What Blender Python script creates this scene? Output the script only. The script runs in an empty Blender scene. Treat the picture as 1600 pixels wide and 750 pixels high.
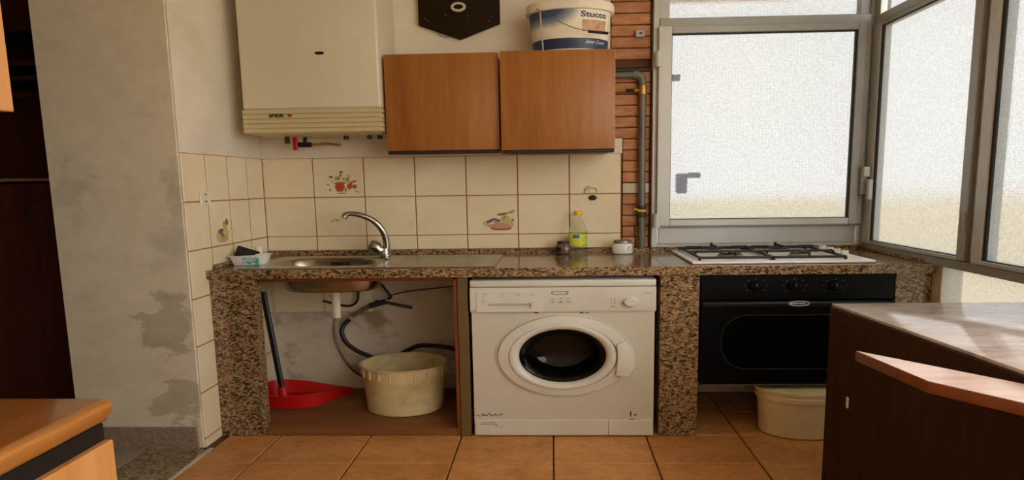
import bpy, bmesh, math, random
from mathutils import Vector, Matrix
random.seed(7)
scene = bpy.context.scene
COL = scene.collection

# ------------------------------------------------------------------ camera
FPX, CD, CH = 878.8, 3.515, 1.347
YAW, PITCH, ROLL, SX, SY = -.0322, .1231, -.014, 35.1, 20.7
def cam_axes():
    cy, sy, cp, sp = math.cos(YAW), math.sin(YAW), math.cos(PITCH), math.sin(PITCH)
    f = Vector((sy*cp, cy*cp, -sp)); r = Vector((cy, -sy, 0)); u = r.cross(f)
    cr, sr = math.cos(ROLL), math.sin(ROLL)
    return cr*r + sr*u, -sr*r + cr*u, f
_r, _u, _f = cam_axes()
cam_d = bpy.data.cameras.new('camera'); cam = bpy.data.objects.new('camera', cam_d); COL.objects.link(cam)
cam.matrix_world = Matrix(((_r.x, _u.x, -_f.x, 0), (_r.y, _u.y, -_f.y, -CD), (_r.z, _u.z, -_f.z, CH), (0, 0, 0, 1)))
cam_d.sensor_width = 36; cam_d.lens = FPX*36/1600
cam_d.shift_x = -SX/1600; cam_d.shift_y = SY/1600
cam_d.clip_start = .02
scene.camera = cam

# ------------------------------------------------------------------ sky and exposure
world = bpy.data.worlds.new('overcast_sky'); scene.world = world; world.use_nodes = True
bg = world.node_tree.nodes['Background']
bg.inputs['Color'].default_value = (1.0, .975, .935, 1); bg.inputs['Strength'].default_value = 3.9
scene.view_settings.view_transform = 'Standard'; scene.view_settings.look = 'None'
scene.view_settings.gamma = 1; scene.view_settings.use_curve_mapping = False
scene.view_settings.exposure = 0.5
scene.cycles.max_bounces = 12; scene.cycles.diffuse_bounces = 6; scene.cycles.transparent_max_bounces = 12
scene.cycles.use_denoising = True

# ------------------------------------------------------------------ measuring helpers
def ray(px, py):
    return _f + _r*((px-800-SX)/FPX) - _u*((py-375-SY)/FPX)
CAM = Vector((0, -CD, CH))
def at(px, py, Y):
    d = ray(px, py); return CAM + d*((Y+CD)/d.y)
def atz(px, py, Z):
    d = ray(px, py); return CAM + d*((Z-CH)/d.z)

# ------------------------------------------------------------------ mesh helpers
S = 1.6                      # the pictured things are wide: round shapes are ovals this much wider than tall
def BM(): return bmesh.new()
def box(bm, x0, x1, y0, y1, z0, z1, mi=0, bev=0, seg=1):
    vs = [bm.verts.new((x, y, z)) for x in (x0, x1) for y in (y0, y1) for z in (z0, z1)]
    q = [(0,1,3,2), (4,6,7,5), (0,4,5,1), (2,3,7,6), (0,2,6,4), (1,5,7,3)]
    fs = []
    for a in q:
        f = bm.faces.new([vs[i] for i in a]); f.material_index = mi; fs.append(f)
    if bev:
        es = list({e for f in fs for e in f.edges})
        bmesh.ops.bevel(bm, geom=es, offset=bev, segments=seg, affect='EDGES', profile=.5)
    return vs
def prism(bm, poly, axis, a, b, mi=0, bev=0, seg=2):
    def p(u, v, w):
        return {'x': (w, u, v), 'y': (u, w, v), 'z': (u, v, w)}[axis]
    A = [bm.verts.new(p(u, v, a)) for u, v in poly]; B = [bm.verts.new(p(u, v, b)) for u, v in poly]
    fs = [bm.faces.new(A), bm.faces.new(B[::-1])]
    n = len(poly)
    for i in range(n):
        j = (i+1) % n; fs.append(bm.faces.new((A[i], B[i], B[j], A[j])))
    for f in fs: f.material_index = mi
    if bev:
        es = list({e for f in fs for e in f.edges})
        bmesh.ops.bevel(bm, geom=es, offset=bev, segments=seg, affect='EDGES', profile=.5)
def rings(bm, rs, close_a=True, close_b=True, mi=0, loop=False):
    R = [[bm.verts.new(p) for p in r] for r in rs]
    n = len(R[0]); m = len(R)
    for k in range(m if loop else m-1):
        a, b = R[k], R[(k+1) % m]
        for i in range(n):
            j = (i+1) % n
            f = bm.faces.new((a[i], a[j], b[j], b[i])); f.material_index = mi
    if not loop:
        if close_a: f = bm.faces.new(R[0][::-1]); f.material_index = mi
        if close_b: f = bm.faces.new(R[-1]); f.material_index = mi
def spline(pts, n=6):
    P = [Vector(p) for p in pts]; out = []
    for i in range(len(P)-1):
        p0 = P[max(i-1, 0)]; p1 = P[i]; p2 = P[i+1]; p3 = P[min(i+2, len(P)-1)]
        for k in range(n):
            t = k/n
            out.append(.5*((2*p1) + (p2-p0)*t + (2*p0-5*p1+4*p2-p3)*t*t + (3*p1-p0-3*p2+p3)*t**3))
    out.append(P[-1]); return out
def tube(bm, pts, r, n=10, sx=1.0, mi=0, loop=False, caps=True):
    P = [Vector(p) for p in pts]; m = len(P); rs = []
    up = Vector((.13, .31, .94)).normalized(); nrm = None
    for i, p in enumerate(P):
        if loop: t = (P[(i+1) % m] - P[i-1]).normalized()
        else: t = (P[min(i+1, m-1)] - P[max(i-1, 0)]).normalized()
        if nrm is None: nrm = t.orthogonal().normalized()
        nrm = (nrm - t*nrm.dot(t)).normalized(); b = t.cross(nrm)
        rr = r[i] if isinstance(r, (list, tuple)) else r
        ring = []
        for k in range(n):
            a = 2*math.pi*k/n
            o = (nrm*math.cos(a) + b*math.sin(a))*rr
            ring.append(p + Vector((o.x*sx, o.y, o.z)))
        rs.append(ring)
    rings(bm, rs, caps, caps, mi, loop)
def lathe(bm, prof, cx, cy, n=40, sx=S, mi=0, ca=True, cb=True, mis=None, z0=0):
    """prof: (r, z) pairs about a vertical axis; rows with r==0 become the closing point"""
    rs = [[(cx + sx*r*math.cos(2*math.pi*k/n), cy + r*math.sin(2*math.pi*k/n), z0+z) for k in range(n)] for r, z in prof]
    R = [[bm.verts.new(p) for p in r] for r in rs]
    for q in range(len(R)-1):
        for i in range(n):
            j = (i+1) % n
            f = bm.faces.new((R[q][i], R[q][j], R[q+1][j], R[q+1][i])); f.material_index = mis[q] if mis else mi
    if ca: f = bm.faces.new(R[0][::-1]); f.material_index = mis[0] if mis else mi
    if cb: f = bm.faces.new(R[-1]); f.material_index = mis[-1] if mis else mi
def lathey(bm, prof, cx, cz, n=48, sx=S, mi=0, ca=True, cb=True):
    """prof: (r, y) pairs about an axis along Y"""
    rs = [[(cx + sx*r*math.cos(2*math.pi*k/n), y, cz + r*math.sin(2*math.pi*k/n)) for k in range(n)] for r, y in prof]
    rings(bm, rs, ca, cb, mi)
ORG = {}
def obj(name, bm, mat, parent=None, label=None, cat=None, group=None, kind=None, origin=None, sharp=35):
    bmesh.ops.recalc_face_normals(bm, faces=bm.faces)
    me = bpy.data.meshes.new(name)
    co = [v.co for v in bm.verts]
    if origin is None:
        lo = Vector([min(c[i] for c in co) for i in range(3)]); hi = Vector([max(c[i] for c in co) for i in range(3)])
        origin = Vector(((lo.x+hi.x)/2, (lo.y+hi.y)/2, lo.z))
    origin = Vector(origin)
    for v in bm.verts: v.co -= origin
    bm.to_mesh(me); bm.free()
    for m in (mat if isinstance(mat, (list, tuple)) else [mat]): me.materials.append(m)
    for p in me.polygons: p.use_smooth = True
    me.set_sharp_from_angle(angle=math.radians(sharp))
    o = bpy.data.objects.new(name, me); COL.objects.link(o)
    return place(o, origin, parent, label, cat, group, kind)
def place(o, origin, parent=None, label=None, cat=None, group=None, kind=None):
    ORG[o.name] = Vector(origin)
    if parent is not None:
        o.parent = parent; o.location = Vector(origin) - ORG[parent.name]
    else: o.location = origin
    if label: o['label'] = label
    if cat: o['category'] = cat
    if group: o['group'] = group
    if kind: o['kind'] = kind
    return o
def thing(name, loc, label, cat, group=None):
    o = bpy.data.objects.new(name, None); COL.objects.link(o); o.empty_display_size = .05
    return place(o, loc, None, label, cat, group)
def linked(name, src, origin, parent, **kw):
    o = bpy.data.objects.new(name, src.data); COL.objects.link(o); return place(o, origin, parent, **kw)
def text_bm(body, size, bold=0.0, width=1.0):
    cu = bpy.data.curves.new('lettering', 'FONT'); cu.body = body; cu.size = size; cu.offset = bold
    cu.align_x = 'CENTER'; cu.resolution_u = 3
    o = bpy.data.objects.new('lettering', cu); COL.objects.link(o)
    dg = bpy.context.evaluated_depsgraph_get(); me = bpy.data.meshes.new_from_object(o.evaluated_get(dg))
    bm = BM(); bm.from_mesh(me)
    bpy.data.objects.remove(o); bpy.data.curves.remove(cu); bpy.data.meshes.remove(me)
    for v in bm.verts: v.co.x *= width
    return bm

# ------------------------------------------------------------------ materials
def lin(c):
    return tuple(((x/255)/12.92 if x/255 <= .04045 else ((x/255+.055)/1.055)**2.4) for x in c) + (1,)
class Mat:
    def __init__(s, name):
        s.m = bpy.data.materials.new(name); s.m.use_nodes = True
        s.t = s.m.node_tree; s.b = s.t.nodes['Principled BSDF']; s.out = s.t.nodes['Material Output']
    def n(s, typ, **kw):
        x = s.t.nodes.new('ShaderNode'+typ)
        for k, v in kw.items():
            if k in x.inputs: x.inputs[k].default_value = v
            else: setattr(x, k, v)
        return x
    def l(s, a, b): s.t.links.new(a, b)
    def pos(s, sc=(1, 1, 1), rnd=0.0):
        g = s.n('NewGeometry'); mp = s.n('Mapping'); mp.inputs['Scale'].default_value = sc
        s.l(g.outputs['Position'], mp.inputs['Vector'])
        if rnd:
            oi = s.n('ObjectInfo'); mu = s.n('Math', operation='MULTIPLY'); mu.inputs[1].default_value = rnd
            s.l(oi.outputs['Random'], mu.inputs[0]); s.l(mu.outputs[0], mp.inputs['Location'])
        return mp.outputs['Vector']
    def noise(s, vec, scale, detail=4, rough=.6):
        x = s.n('TexNoise'); x.inputs['Scale'].default_value = scale; x.inputs['Detail'].default_value = detail
        x.inputs['Roughness'].default_value = rough; s.l(vec, x.inputs['Vector']); return x.outputs['Fac']
    def ramp(s, fac, stops, interp='LINEAR'):
        x = s.n('ValToRGB'); r = x.color_ramp; r.interpolation = interp
        while len(r.elements) < len(stops): r.elements.new(.5)
        for e, (p, c) in zip(r.elements, stops): e.position = p; e.color = lin(c) if len(c) == 3 else c
        s.l(fac, x.inputs['Fac']); return x.outputs['Color']
    def mix(s, fac, a, b, mode='MIX'):
        x = s.n('Mix', data_type='RGBA', blend_type=mode)
        if isinstance(fac, (int, float)): x.inputs[0].default_value = fac
        else: s.l(fac, x.inputs[0])
        for i, v in ((6, a), (7, b)):
            if isinstance(v, tuple): x.inputs[i].default_value = lin(v) if len(v) == 3 else v
            else: s.l(v, x.inputs[i])
        return x.outputs[2]
    def bump(s, h, strength=.2, dist=.01):
        x = s.n('Bump'); x.inputs['Strength'].default_value = strength; x.inputs['Distance'].default_value = dist
        s.l(h, x.inputs['Height']); s.l(x.outputs['Normal'], s.b.inputs['Normal']); return x
    def vary(s, col, amt=.08):
        oi = s.n('ObjectInfo'); mr = s.n('MapRange'); mr.inputs['To Min'].default_value = 1-amt; mr.inputs['To Max'].default_value = 1+amt
        s.l(oi.outputs['Random'], mr.inputs['Value'])
        h = s.n('HueSaturation'); s.l(col, h.inputs['Color']); s.l(mr.outputs[0], h.inputs['Value']); return h.outputs['Color']
    def done(s, col=None, rough=.5, metal=0, spec=.5, coat=0):
        if col is not None:
            if isinstance(col, tuple): s.b.inputs['Base Color'].default_value = lin(col) if len(col) == 3 else col
            else: s.l(col, s.b.inputs['Base Color'])
        s.b.inputs['Roughness'].default_value = rough; s.b.inputs['Metallic'].default_value = metal
        s.b.inputs['Specular IOR Level'].default_value = spec; s.b.inputs['Coat Weight'].default_value = coat
        if coat: s.b.inputs['Coat Roughness'].default_value = .08
        return s.m
def plain(name, col, rough=.5, metal=0, dirt=.12, scale=6, dcol=None, bump=0, coat=0, spec=.5):
    m = Mat(name); v = m.pos((.62, 1, 1)); f = m.noise(v, scale, 6, .65)
    d = dcol or tuple(int(c*.72) for c in col)
    fac = m.n('MapRange'); fac.inputs['From Min'].default_value = .45; fac.inputs['From Max'].default_value = .75; fac.inputs['To Max'].default_value = dirt*4
    m.l(f, fac.inputs['Value'])
    c = m.mix(fac.outputs[0], col, d)
    if bump: m.bump(m.noise(v, 60, 3), bump, .004)
    return m.done(c, rough, metal, spec, coat)
def wood(name, stops, grain='z', scale=1.0, rough=.4, coat=0, spec=.5):
    m = Mat(name); g = {'z': (7, 9, .55), 'y': (9, .6, 9), 'x': (.45, 9, 9)}[grain]
    v = m.pos(tuple(k*scale for k in g), 5)
    a = m.noise(v, 1.6, 6, .6); b = m.noise(v, 9, 8, .7)
    c = m.ramp(m.mix(.35, a_(m, a), a_(m, b)), stops)
    m.bump(b, .08, .002)
    return m.done(m.vary(c, .03), rough, 0, spec, coat)
def a_(m, f): return f

MT = {}
def mats():
    # wall plasters
    m = Mat('white_plaster'); v = m.pos((.62, 1, 1)); f = m.noise(v, 2.2, 6, .6)
    m.bump(m.noise(v, 45, 4), .25, .004)
    MT['plaster'] = m.done(m.ramp(f, [(.3, (212, 202, 182)), (.55, (228, 219, 202)), (.8, (235, 228, 214))]), .85)
    m = Mat('damp_plaster'); v = m.pos((.62, 1, 1)); vv_ = v; f = m.noise(v, 2.4, 8, .62); g = m.noise(v, 11, 6, .7)
    fine = m.ramp(g, [(.3, (218, 206, 178)), (.7, (232, 221, 196))])
    # patches where the paint has peeled: each has its own place on the wall
    ge = m.n('NewGeometry'); total = None
    nz = m.n('TexNoise'); nz.inputs['Scale'].default_value = 9; nz.inputs['Detail'].default_value = 8; nz.inputs['Roughness'].default_value = .62; m.l(vv_, nz.inputs['Vector'])
    for (cx, cz, rx, rz, amt) in ((-1.955, .66, .17, .17, .85), (-1.93, .26, .17, .12, .8), (-1.92, 1.10, .12, .17, .55), (-2.40, 1.34, .17, .16, .45), (-2.36, .80, .13, .10, .25), (-1.86, 1.32, .06, .22, .5)):
        sb_ = m.n('VectorMath', operation='SUBTRACT'); sb_.inputs[1].default_value = (cx, 0, cz); m.l(ge.outputs['Position'], sb_.inputs[0])
        ml = m.n('VectorMath', operation='MULTIPLY'); ml.inputs[1].default_value = (1/rx, 0, 1/rz); m.l(sb_.outputs[0], ml.inputs[0])
        ln = m.n('VectorMath', operation='LENGTH'); m.l(ml.outputs[0], ln.inputs[0])
        ad = m.n('Math', operation='MULTIPLY_ADD'); ad.inputs[1].default_value = 3.4; m.l(nz.outputs['Fac'], ad.inputs[0]); m.l(ln.outputs['Value'], ad.inputs[2])
        mr = m.n('MapRange'); mr.inputs['From Min'].default_value = 2.65; mr.inputs['From Max'].default_value = 2.45 if amt > .6 else 2.05; mr.inputs['To Max'].default_value = amt; m.l(ad.outputs[0], mr.inputs['Value'])
        if total is None: total = mr.outputs[0]
        else:
            mxm = m.n('Math', operation='MAXIMUM'); m.l(total, mxm.inputs[0]); m.l(mr.outputs[0], mxm.inputs[1]); total = mxm.outputs[0]
    c = m.mix(total, fine, m.ramp(g, [(.3, (170, 162, 138)), (.7, (194, 186, 162))]))
    m.bump(m.mix(.5, f, g), .5, .008)
    MT['damp'] = m.done(c, .9)
    m = Mat('rough_render'); v = m.pos((.62, 1, 1)); f = m.noise(v, 3.1, 8, .6); g = m.noise(v, 18, 6, .7)
    c = m.ramp(f, [(.38, (156, 138, 108)), (.47, (206, 196, 176)), (.75, (224, 216, 200))])
    m.bump(m.mix(.5, f, g), .6, .01); MT['render'] = m.done(c, .9)
    MT['grout'] = plain('brown_grout', (172, 116, 74), .9, dirt=.1)
    MT['floor_grout'] = plain('floor_grout', (120, 84, 52), .9)
    # glazed wall tile with a fine woven relief
    m = Mat('cream_tile'); v = m.pos((1, 1, 1)); f = m.noise(m.pos((.62, 1, 1)), 3, 4)
    w1 = m.n('TexWave', wave_type='BANDS', bands_direction='X'); w1.inputs['Scale'].default_value = 22; m.l(v, w1.inputs['Vector'])
    w2 = m.n('TexWave', wave_type='BANDS', bands_direction='Z'); w2.inputs['Scale'].default_value = 32; m.l(v, w2.inputs['Vector'])
    c = m.ramp(f, [(.3, (224, 209, 174)), (.7, (238, 226, 196))])
    wv = m.mix(.5, w1.outputs['Fac'], w2.outputs['Fac']); m.bump(wv, .12, .003)
    c = m.mix(m.ramp(wv, [(.25, (40, 40, 40)), (.5, (0, 0, 0))]), c, (196, 180, 142))
    MT['tile'] = m.done(m.vary(c, .025), .32)
    # terracotta floor
    m = Mat('terracotta_tile'); v = m.pos((.62, 1, 1), 3); f = m.noise(v, 7, 7, .65); g = m.noise(v, 40, 4, .6)
    c = m.ramp(m.mix(.4, f, g), [(.3, (162, 106, 56)), (.5, (200, 140, 80)), (.72, (220, 166, 106))])
    m.bump(g, .1, .003); MT['floor'] = m.done(m.vary(c, .06), .42)
    m = Mat('hall_stone_tile'); v = m.pos((.62, 1, 1), 3); c = m.ramp(m.noise(v, 60, 6, .7), [(.3, (138, 126, 108)), (.7, (166, 154, 134))])
    MT['hall'] = m.done(c, .4)
    # granite
    def granite(name, stops, sc, rough):
        m = Mat(name); v = m.pos((.55, 1, 1)); f = m.noise(v, sc, 3, .55)
        vo = m.n('TexVoronoi'); vo.inputs['Scale'].default_value = sc*.75; m.l(v, vo.inputs['Vector'])
        cellv = m.n('SeparateColor'); m.l(vo.outputs['Color'], cellv.inputs[0])
        c = m.ramp(m.mix(.45, f, cellv.outputs[0]), stops)
        return m.done(c, rough, 0, .6)
    MT['granite'] = granite('brown_granite', [(.24, (32, 27, 20)), (.36, (72, 56, 38)), (.45, (120, 96, 66)), (.6, (150, 122, 88)), (.76, (178, 152, 116))], 190, .13)
    MT['threshold'] = granite('threshold_granite', [(.26, (66, 56, 42)), (.4, (116, 98, 72)), (.55, (158, 136, 104)), (.75, (180, 160, 130))], 170, .35)
    MT['skirting'] = granite('skirting_stone', [(.25, (124, 106, 90)), (.5, (148, 130, 112)), (.75, (166, 148, 130))], 190, .5)
    m = Mat('brick'); v = m.pos((.5, 1, 2), 4); f = m.noise(v, 14, 6, .7)
    c = m.ramp(f, [(.28, (146, 96, 64)), (.5, (184, 128, 90)), (.72, (204, 154, 116))]); m.bump(f, .15, .004)
    MT['brick'] = m.done(m.vary(c, .12), .85)
    MT['mortar'] = plain('dark_mortar', (104, 64, 42), .95)
    MT['cement'] = plain('cement', (206, 198, 182), .9, bump=.3)
    # woods
    MT['cab_wood'] = wood('teak_veneer', [(.3, (132, 78, 30)), (.5, (158, 100, 42)), (.7, (176, 118, 58))], 'z', 1, .4)
    MT['cab_edge'] = plain('cabinet_edge', (206, 150, 100), .45)
    MT['dark_edge'] = plain('dark_edge', (34, 22, 15), .6)
    MT['worktop_wood'] = wood('varnished_worktop', [(.3, (142, 82, 28)), (.5, (174, 112, 50)), (.72, (196, 136, 72))], 'y', .9, .22, .3)
    MT['drawer_wood'] = wood('drawer_veneer', [(.3, (172, 110, 54)), (.5, (198, 138, 78)), (.72, (212, 156, 98))], 'z', .8, .35)
    MT['panel_brown'] = wood('dark_chipboard', [(.3, (42, 25, 12)), (.55, (60, 38, 19)), (.75, (72, 47, 25))], 'z', 2.2, .6, 0, .12)
    MT['base_wood'] = wood('stained_base_board', [(.3, (92, 54, 26)), (.5, (128, 80, 40)), (.72, (146, 96, 54))], 'x', .8, .6)
    MT['flap_top'] = wood('pink_laminate', [(.3, (200, 166, 152)), (.5, (220, 192, 182)), (.72, (230, 208, 200))], 'x', 2, .2)
    MT['flap_edge'] = wood('reddish_wood_edge', [(.3, (84, 38, 14)), (.5, (118, 58, 22)), (.72, (142, 78, 36))], 'x', .8, .4)
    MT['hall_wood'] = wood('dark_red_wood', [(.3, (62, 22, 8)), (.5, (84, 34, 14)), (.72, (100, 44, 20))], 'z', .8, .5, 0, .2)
    m = Mat('veined_top'); v = m.pos((1.0, 3.4, 1)); f = m.noise(v, 4.2, 8, .72)
    c = m.ramp(f, [(.3, (164, 142, 134)), (.5, (204, 190, 186)), (.68, (222, 212, 212))]); MT['veined'] = m.done(c, .1, 0, .9)
    # appliances
    MT['boiler'] = plain('boiler_enamel', (219, 211, 187), .32, dirt=.03, scale=3)
    MT['boiler_side'] = MT['boiler']
    MT['boiler_band'] = plain('boiler_band', (204, 190, 148), .4, dirt=.04)
    MT['white'] = plain('washer_enamel', (205, 203, 187), .3, dirt=.08, scale=3, dcol=(192, 180, 154))
    MT['white_bright'] = plain('washer_plastic', (214, 214, 202), .3, dirt=.05)
    MT['groove'] = plain('grey_outline', (84, 76, 62), .7)
    MT['print'] = plain('grey_print', (136, 130, 120), .6)
    MT['faint'] = plain('faint_print', (58, 56, 52), .6)
    MT['rust'] = plain('rust_chip', (70, 50, 34), .8)
    MT['black'] = plain('black_plastic', (14, 13, 12), .45, dirt=.05)
    MT['oven'] = plain('oven_black', (8, 8, 8), .35, dirt=.02, spec=.12)
    MT['oven_glass'] = plain('oven_glass', (6, 7, 7), .05, dirt=.02, spec=.16)
    MT['oven_trim'] = plain('oven_trim', (150, 136, 116), .35, metal=.6)
    MT['oven_bar'] = plain('oven_bar', (26, 24, 22), .3, spec=.25)
    MT['door_glass'] = plain('porthole_glass', (9, 8, 7), .06, dirt=.02, spec=.16)
    m = Mat('washer_bowl'); m.b.inputs['Transmission Weight'].default_value = 1; m.b.inputs['IOR'].default_value = 1.3; MT['bowl'] = m.done((120, 122, 116), .05)
    MT['drum'] = plain('drum_steel', (150, 146, 138), .35, 1)
    MT['chrome'] = plain('chrome', (176, 172, 164), .2, 1, .04)
    m = Mat('stainless_steel'); v = m.pos((1, 40, 1)); f = m.noise(v, 6, 4); m.bump(f, .05, .002)
    MT['steel'] = m.done(m.ramp(f, [(.3, (150, 144, 132)), (.7, (186, 180, 168))]), .26, 1)
    MT['iron'] = plain('cast_iron', (18, 18, 19), .5, dirt=.05)
    MT['burner'] = plain('burner_alu', (150, 140, 122), .4, .3)
    MT['hob'] = plain('hob_enamel', (244, 244, 244), .35, dirt=.01)
    MT['knob_white'] = plain('knob_white', (228, 226, 214), .35)
    MT['alu'] = plain('grey_aluminium', (158, 158, 154), .42, .3, .06)
    MT['alu_light'] = plain('pale_aluminium', (190, 192, 190), .4, .2, .05)
    MT['gasket'] = plain('window_gasket', (36, 33, 32), .7)
    # textures of things
    MT['bucket'] = plain('cream_bucket', (226, 214, 172), .4, dirt=.12, scale=5, dcol=(176, 152, 96))
    MT['bucket_dirty'] = plain('dirty_bucket', (214, 198, 150), .45, dirt=.2, scale=7, dcol=(150, 122, 74))
    MT['red'] = plain('red_plastic', (196, 22, 18), .35)
    MT['handle'] = plain('handle_black', (20, 18, 17), .4)
    MT['pvc'] = plain('white_pvc', (222, 214, 196), .4)
    MT['pvc_grey'] = plain('grey_hose', (140, 132, 116), .5)
    MT['hose'] = plain('black_rubber', (26, 23, 20), .5)
    MT['brass'] = plain('brass', (176, 140, 70), .35, .8)
    MT['iron_pipe'] = plain('painted_iron_pipe', (112, 108, 100), .45, .2)
    MT['dark_pipe'] = plain('black_pipe', (44, 42, 40), .5)
    MT['yellow'] = plain('yellow_plastic', (232, 186, 30), .4)
    MT['socket'] = plain('ivory_plastic', (232, 226, 196), .4)
    MT['plaque'] = wood('dark_plaque', [(.3, (28, 19, 8)), (.55, (40, 28, 12)), (.75, (48, 34, 17))], 'z', 1, .7, 0, .12)
    MT['ivory'] = plain('ivory_ring', (216, 206, 184), .5)
    MT['lid_white'] = plain('lid_white', (238, 232, 214), .4)
    MT['blue'] = plain('label_blue', (34, 54, 92), .4)
    MT['orange_pic'] = plain('label_picture', (206, 160, 122), .4, dirt=.3, scale=20, dcol=(150, 110, 90))
    MT['teal'] = plain('teal_print', (60, 160, 160), .4, dirt=.3, scale=40, dcol=(210, 226, 222))
    MT['sponge'] = plain('black_sponge', (26, 28, 22), .9)
    m = Mat('stucco_label'); sp = m.n('SeparateXYZ'); g = m.n('NewGeometry'); m.l(g.outputs['Position'], sp.inputs[0])
    mr = m.n('MapRange'); mr.inputs['From Min'].default_value = 2.165; mr.inputs['From Max'].default_value = 2.280; m.l(sp.outputs['Z'], mr.inputs['Value'])
    mx = m.n('MapRange'); mx.inputs['From Min'].default_value = .02; mx.inputs['From Max'].default_value = .2; mx.inputs['To Min'].default_value = 1; mx.inputs['To Max'].default_value = .12; m.l(sp.outputs['X'], mx.inputs['Value'])
    mu = m.n('Math', operation='MULTIPLY'); m.l(mr.outputs[0], mu.inputs[0]); m.l(mx.outputs[0], mu.inputs[1])
    MT['stucco_label'] = m.done(m.ramp(mu.outputs[0], [(.25, (236, 228, 208)), (.5, (140, 150, 166)), (.8, (62, 80, 116))]), .35)
    MT['seam'] = plain('label_seam', (236, 230, 214), .4)
    m = Mat('clear_plastic'); m.b.inputs['Transmission Weight'].default_value = 1; m.b.inputs['IOR'].default_value = 1.12; MT['clear'] = m.done((240, 244, 236), .08)
    m = Mat('bottle_label'); v = m.pos((8, 8, 14)); c = m.ramp(m.noise(v, 2.2, 5), [(.3, (60, 150, 70)), (.45, (196, 206, 60)), (.6, (222, 214, 60)), (.75, (190, 220, 130))]); MT['bottle_label'] = m.done(c, .35)
    MT['label_blue2'] = plain('label_blue_band', (54, 110, 170), .4)
    MT['jar_dark'] = plain('jar_brown', (96, 74, 60), .12, dirt=.1)
    MT['jar_lid'] = plain('jar_lid_navy', (38, 36, 62), .35)
    MT['jar_white'] = plain('jar_white', (226, 224, 216), .25, dirt=.06)
    MT['tin'] = plain('tin_lid', (150, 142, 130), .35, .8)
    MT['green_dark'] = plain('print_olive', (122, 112, 66), .5)
    MT['green'] = plain('print_green', (162, 164, 106), .5)
    MT['printred'] = plain('print_red', (196, 60, 26), .5)
    MT['printorange'] = plain('print_orange', (178, 96, 40), .5)
    MT['printpink'] = plain('print_pink', (200, 150, 134), .5)
    MT['printplum'] = plain('print_plum', (136, 88, 92), .5)
    MT['printyellow'] = plain('print_yellow', (204, 186, 118), .5)
    MT['grey_brown'] = plain('cupboard_back', (112, 100, 72), .8)
    MT['cream_strip'] = plain('pale_strip', (150, 128, 84), .5)
    MT['pinkish'] = plain('pink_handle', (206, 160, 150), .4)
    MT['ext_ground'] = plain('outside_ground', (238, 222, 184), .9)
    MT['ext_grey'] = plain('outside_pipe', (190, 196, 192), .7)
    MT['ext_blue'] = plain('outside_blue', (40, 120, 255), .6)
    # frosted window glass: scatters daylight, with a fine moulded grid
    m = Mat('frosted_glass'); v = m.pos((1, 1, 1)); vg = m.pos((.62, 1, 1))
    vo = m.n('TexVoronoi'); vo.inputs['Scale'].default_value = 85; vo.inputs['Randomness'].default_value = .45; m.l(vg, vo.inputs['Vector'])
    no = m.noise(vg, 120, 2, .5)
    lo_, hi_ = (.155, .159, .164, 1), (.202, .207, .213, 1)
    cc = m.ramp(m.mix(.5, vo.outputs['Distance'], no), [(.3, hi_), (.62, lo_)])
    tr = m.n('BsdfTranslucent'); rf = m.n('BsdfRefraction'); rf.inputs['Roughness'].default_value = .36; rf.inputs['IOR'].default_value = 1.05
    gl = m.n('BsdfGlossy'); gl.inputs['Roughness'].default_value = .3; gl.inputs['Color'].default_value = (.8, .8, .8, 1)
    m.l(cc, tr.inputs['Color']); m.l(cc, rf.inputs['Color'])
    bp = m.n('Bump'); bp.inputs['Strength'].default_value = .6; bp.inputs['Distance'].default_value = .004; m.l(vo.outputs['Distance'], bp.inputs['Height'])
    for q in (tr, rf, gl): m.l(bp.outputs['Normal'], q.inputs['Normal'])
    mx = m.n('MixShader'); mx.inputs[0].default_value = .7; m.l(tr.outputs[0], mx.inputs[1]); m.l(rf.outputs[0], mx.inputs[2])
    m2 = m.n('MixShader'); m2.inputs[0].default_value = .05; m.l(mx.outputs[0], m2.inputs[1]); m.l(gl.outputs[0], m2.inputs[2])
    m.l(m2.outputs[0], m.out.inputs['Surface']); MT['frost'] = m.m
mats()

# ------------------------------------------------------------------ the room
XL, XR, ZC, ZCEIL = -1.817, 1.925, .918, 2.85
TW, TH, ZT = .3208, .2455, 1.5245
PL = -2.49                      # far edge of the plastered wall end

def struct(name, bm, mat, parent=None): return obj(name, bm, mat, parent, kind=None if parent else 'structure')

# floor: slab, terracotta tiles, hall stones, threshold
bm = BM(); box(bm, -5.2, XR+.15, -5.6, 1.6, -.14, -.012); floor = struct('floor', bm, MT['floor_grout'])
def tile_mesh(w, d, t, name, mat, bev=.004):
    bm = BM(); box(bm, -w/2, w/2, -d/2, d/2, 0, t, bev=bev)
    me = bpy.data.meshes.new(name); bm.to_mesh(me); bm.free(); me.materials.append(mat); return me
FT, FD = .496, .31
fm = tile_mesh(FT-.008, FD-.006, .0125, 'tile', MT['floor'])
def piece(name, me, loc, parent, rot=None):
    o = bpy.data.objects.new(name, me); COL.objects.link(o); place(o, loc, parent)
    if rot: o.rotation_euler = rot
    return o
for i in range(-4, 5):
    for j in range(-10, 4):
        x0 = -.005 + (i-.0)*FT; y0 = -.932 + j*FD
        xa, xb = max(x0, XL+.035), min(x0+FT, XR); ya, yb = y0, min(y0+FD, 0)
        if xb-xa < .03 or yb-ya < .03: continue
        if abs((xb-xa)-FT) < 1e-6 and abs((yb-ya)-FD) < 1e-6:
            piece('tile', fm, ((xa+xb)/2, (ya+yb)/2, -.0125 + random.uniform(-.0006, .0004)), floor)
        else:
            piece('tile', tile_mesh(xb-xa-.008, yb-ya-.006, .0125, 'tile', MT['floor']), ((xa+xb)/2, (ya+yb)/2, -.0125), floor)
hm = tile_mesh(.49, .40, .0125, 'stone_tile', MT['hall'])
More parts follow.
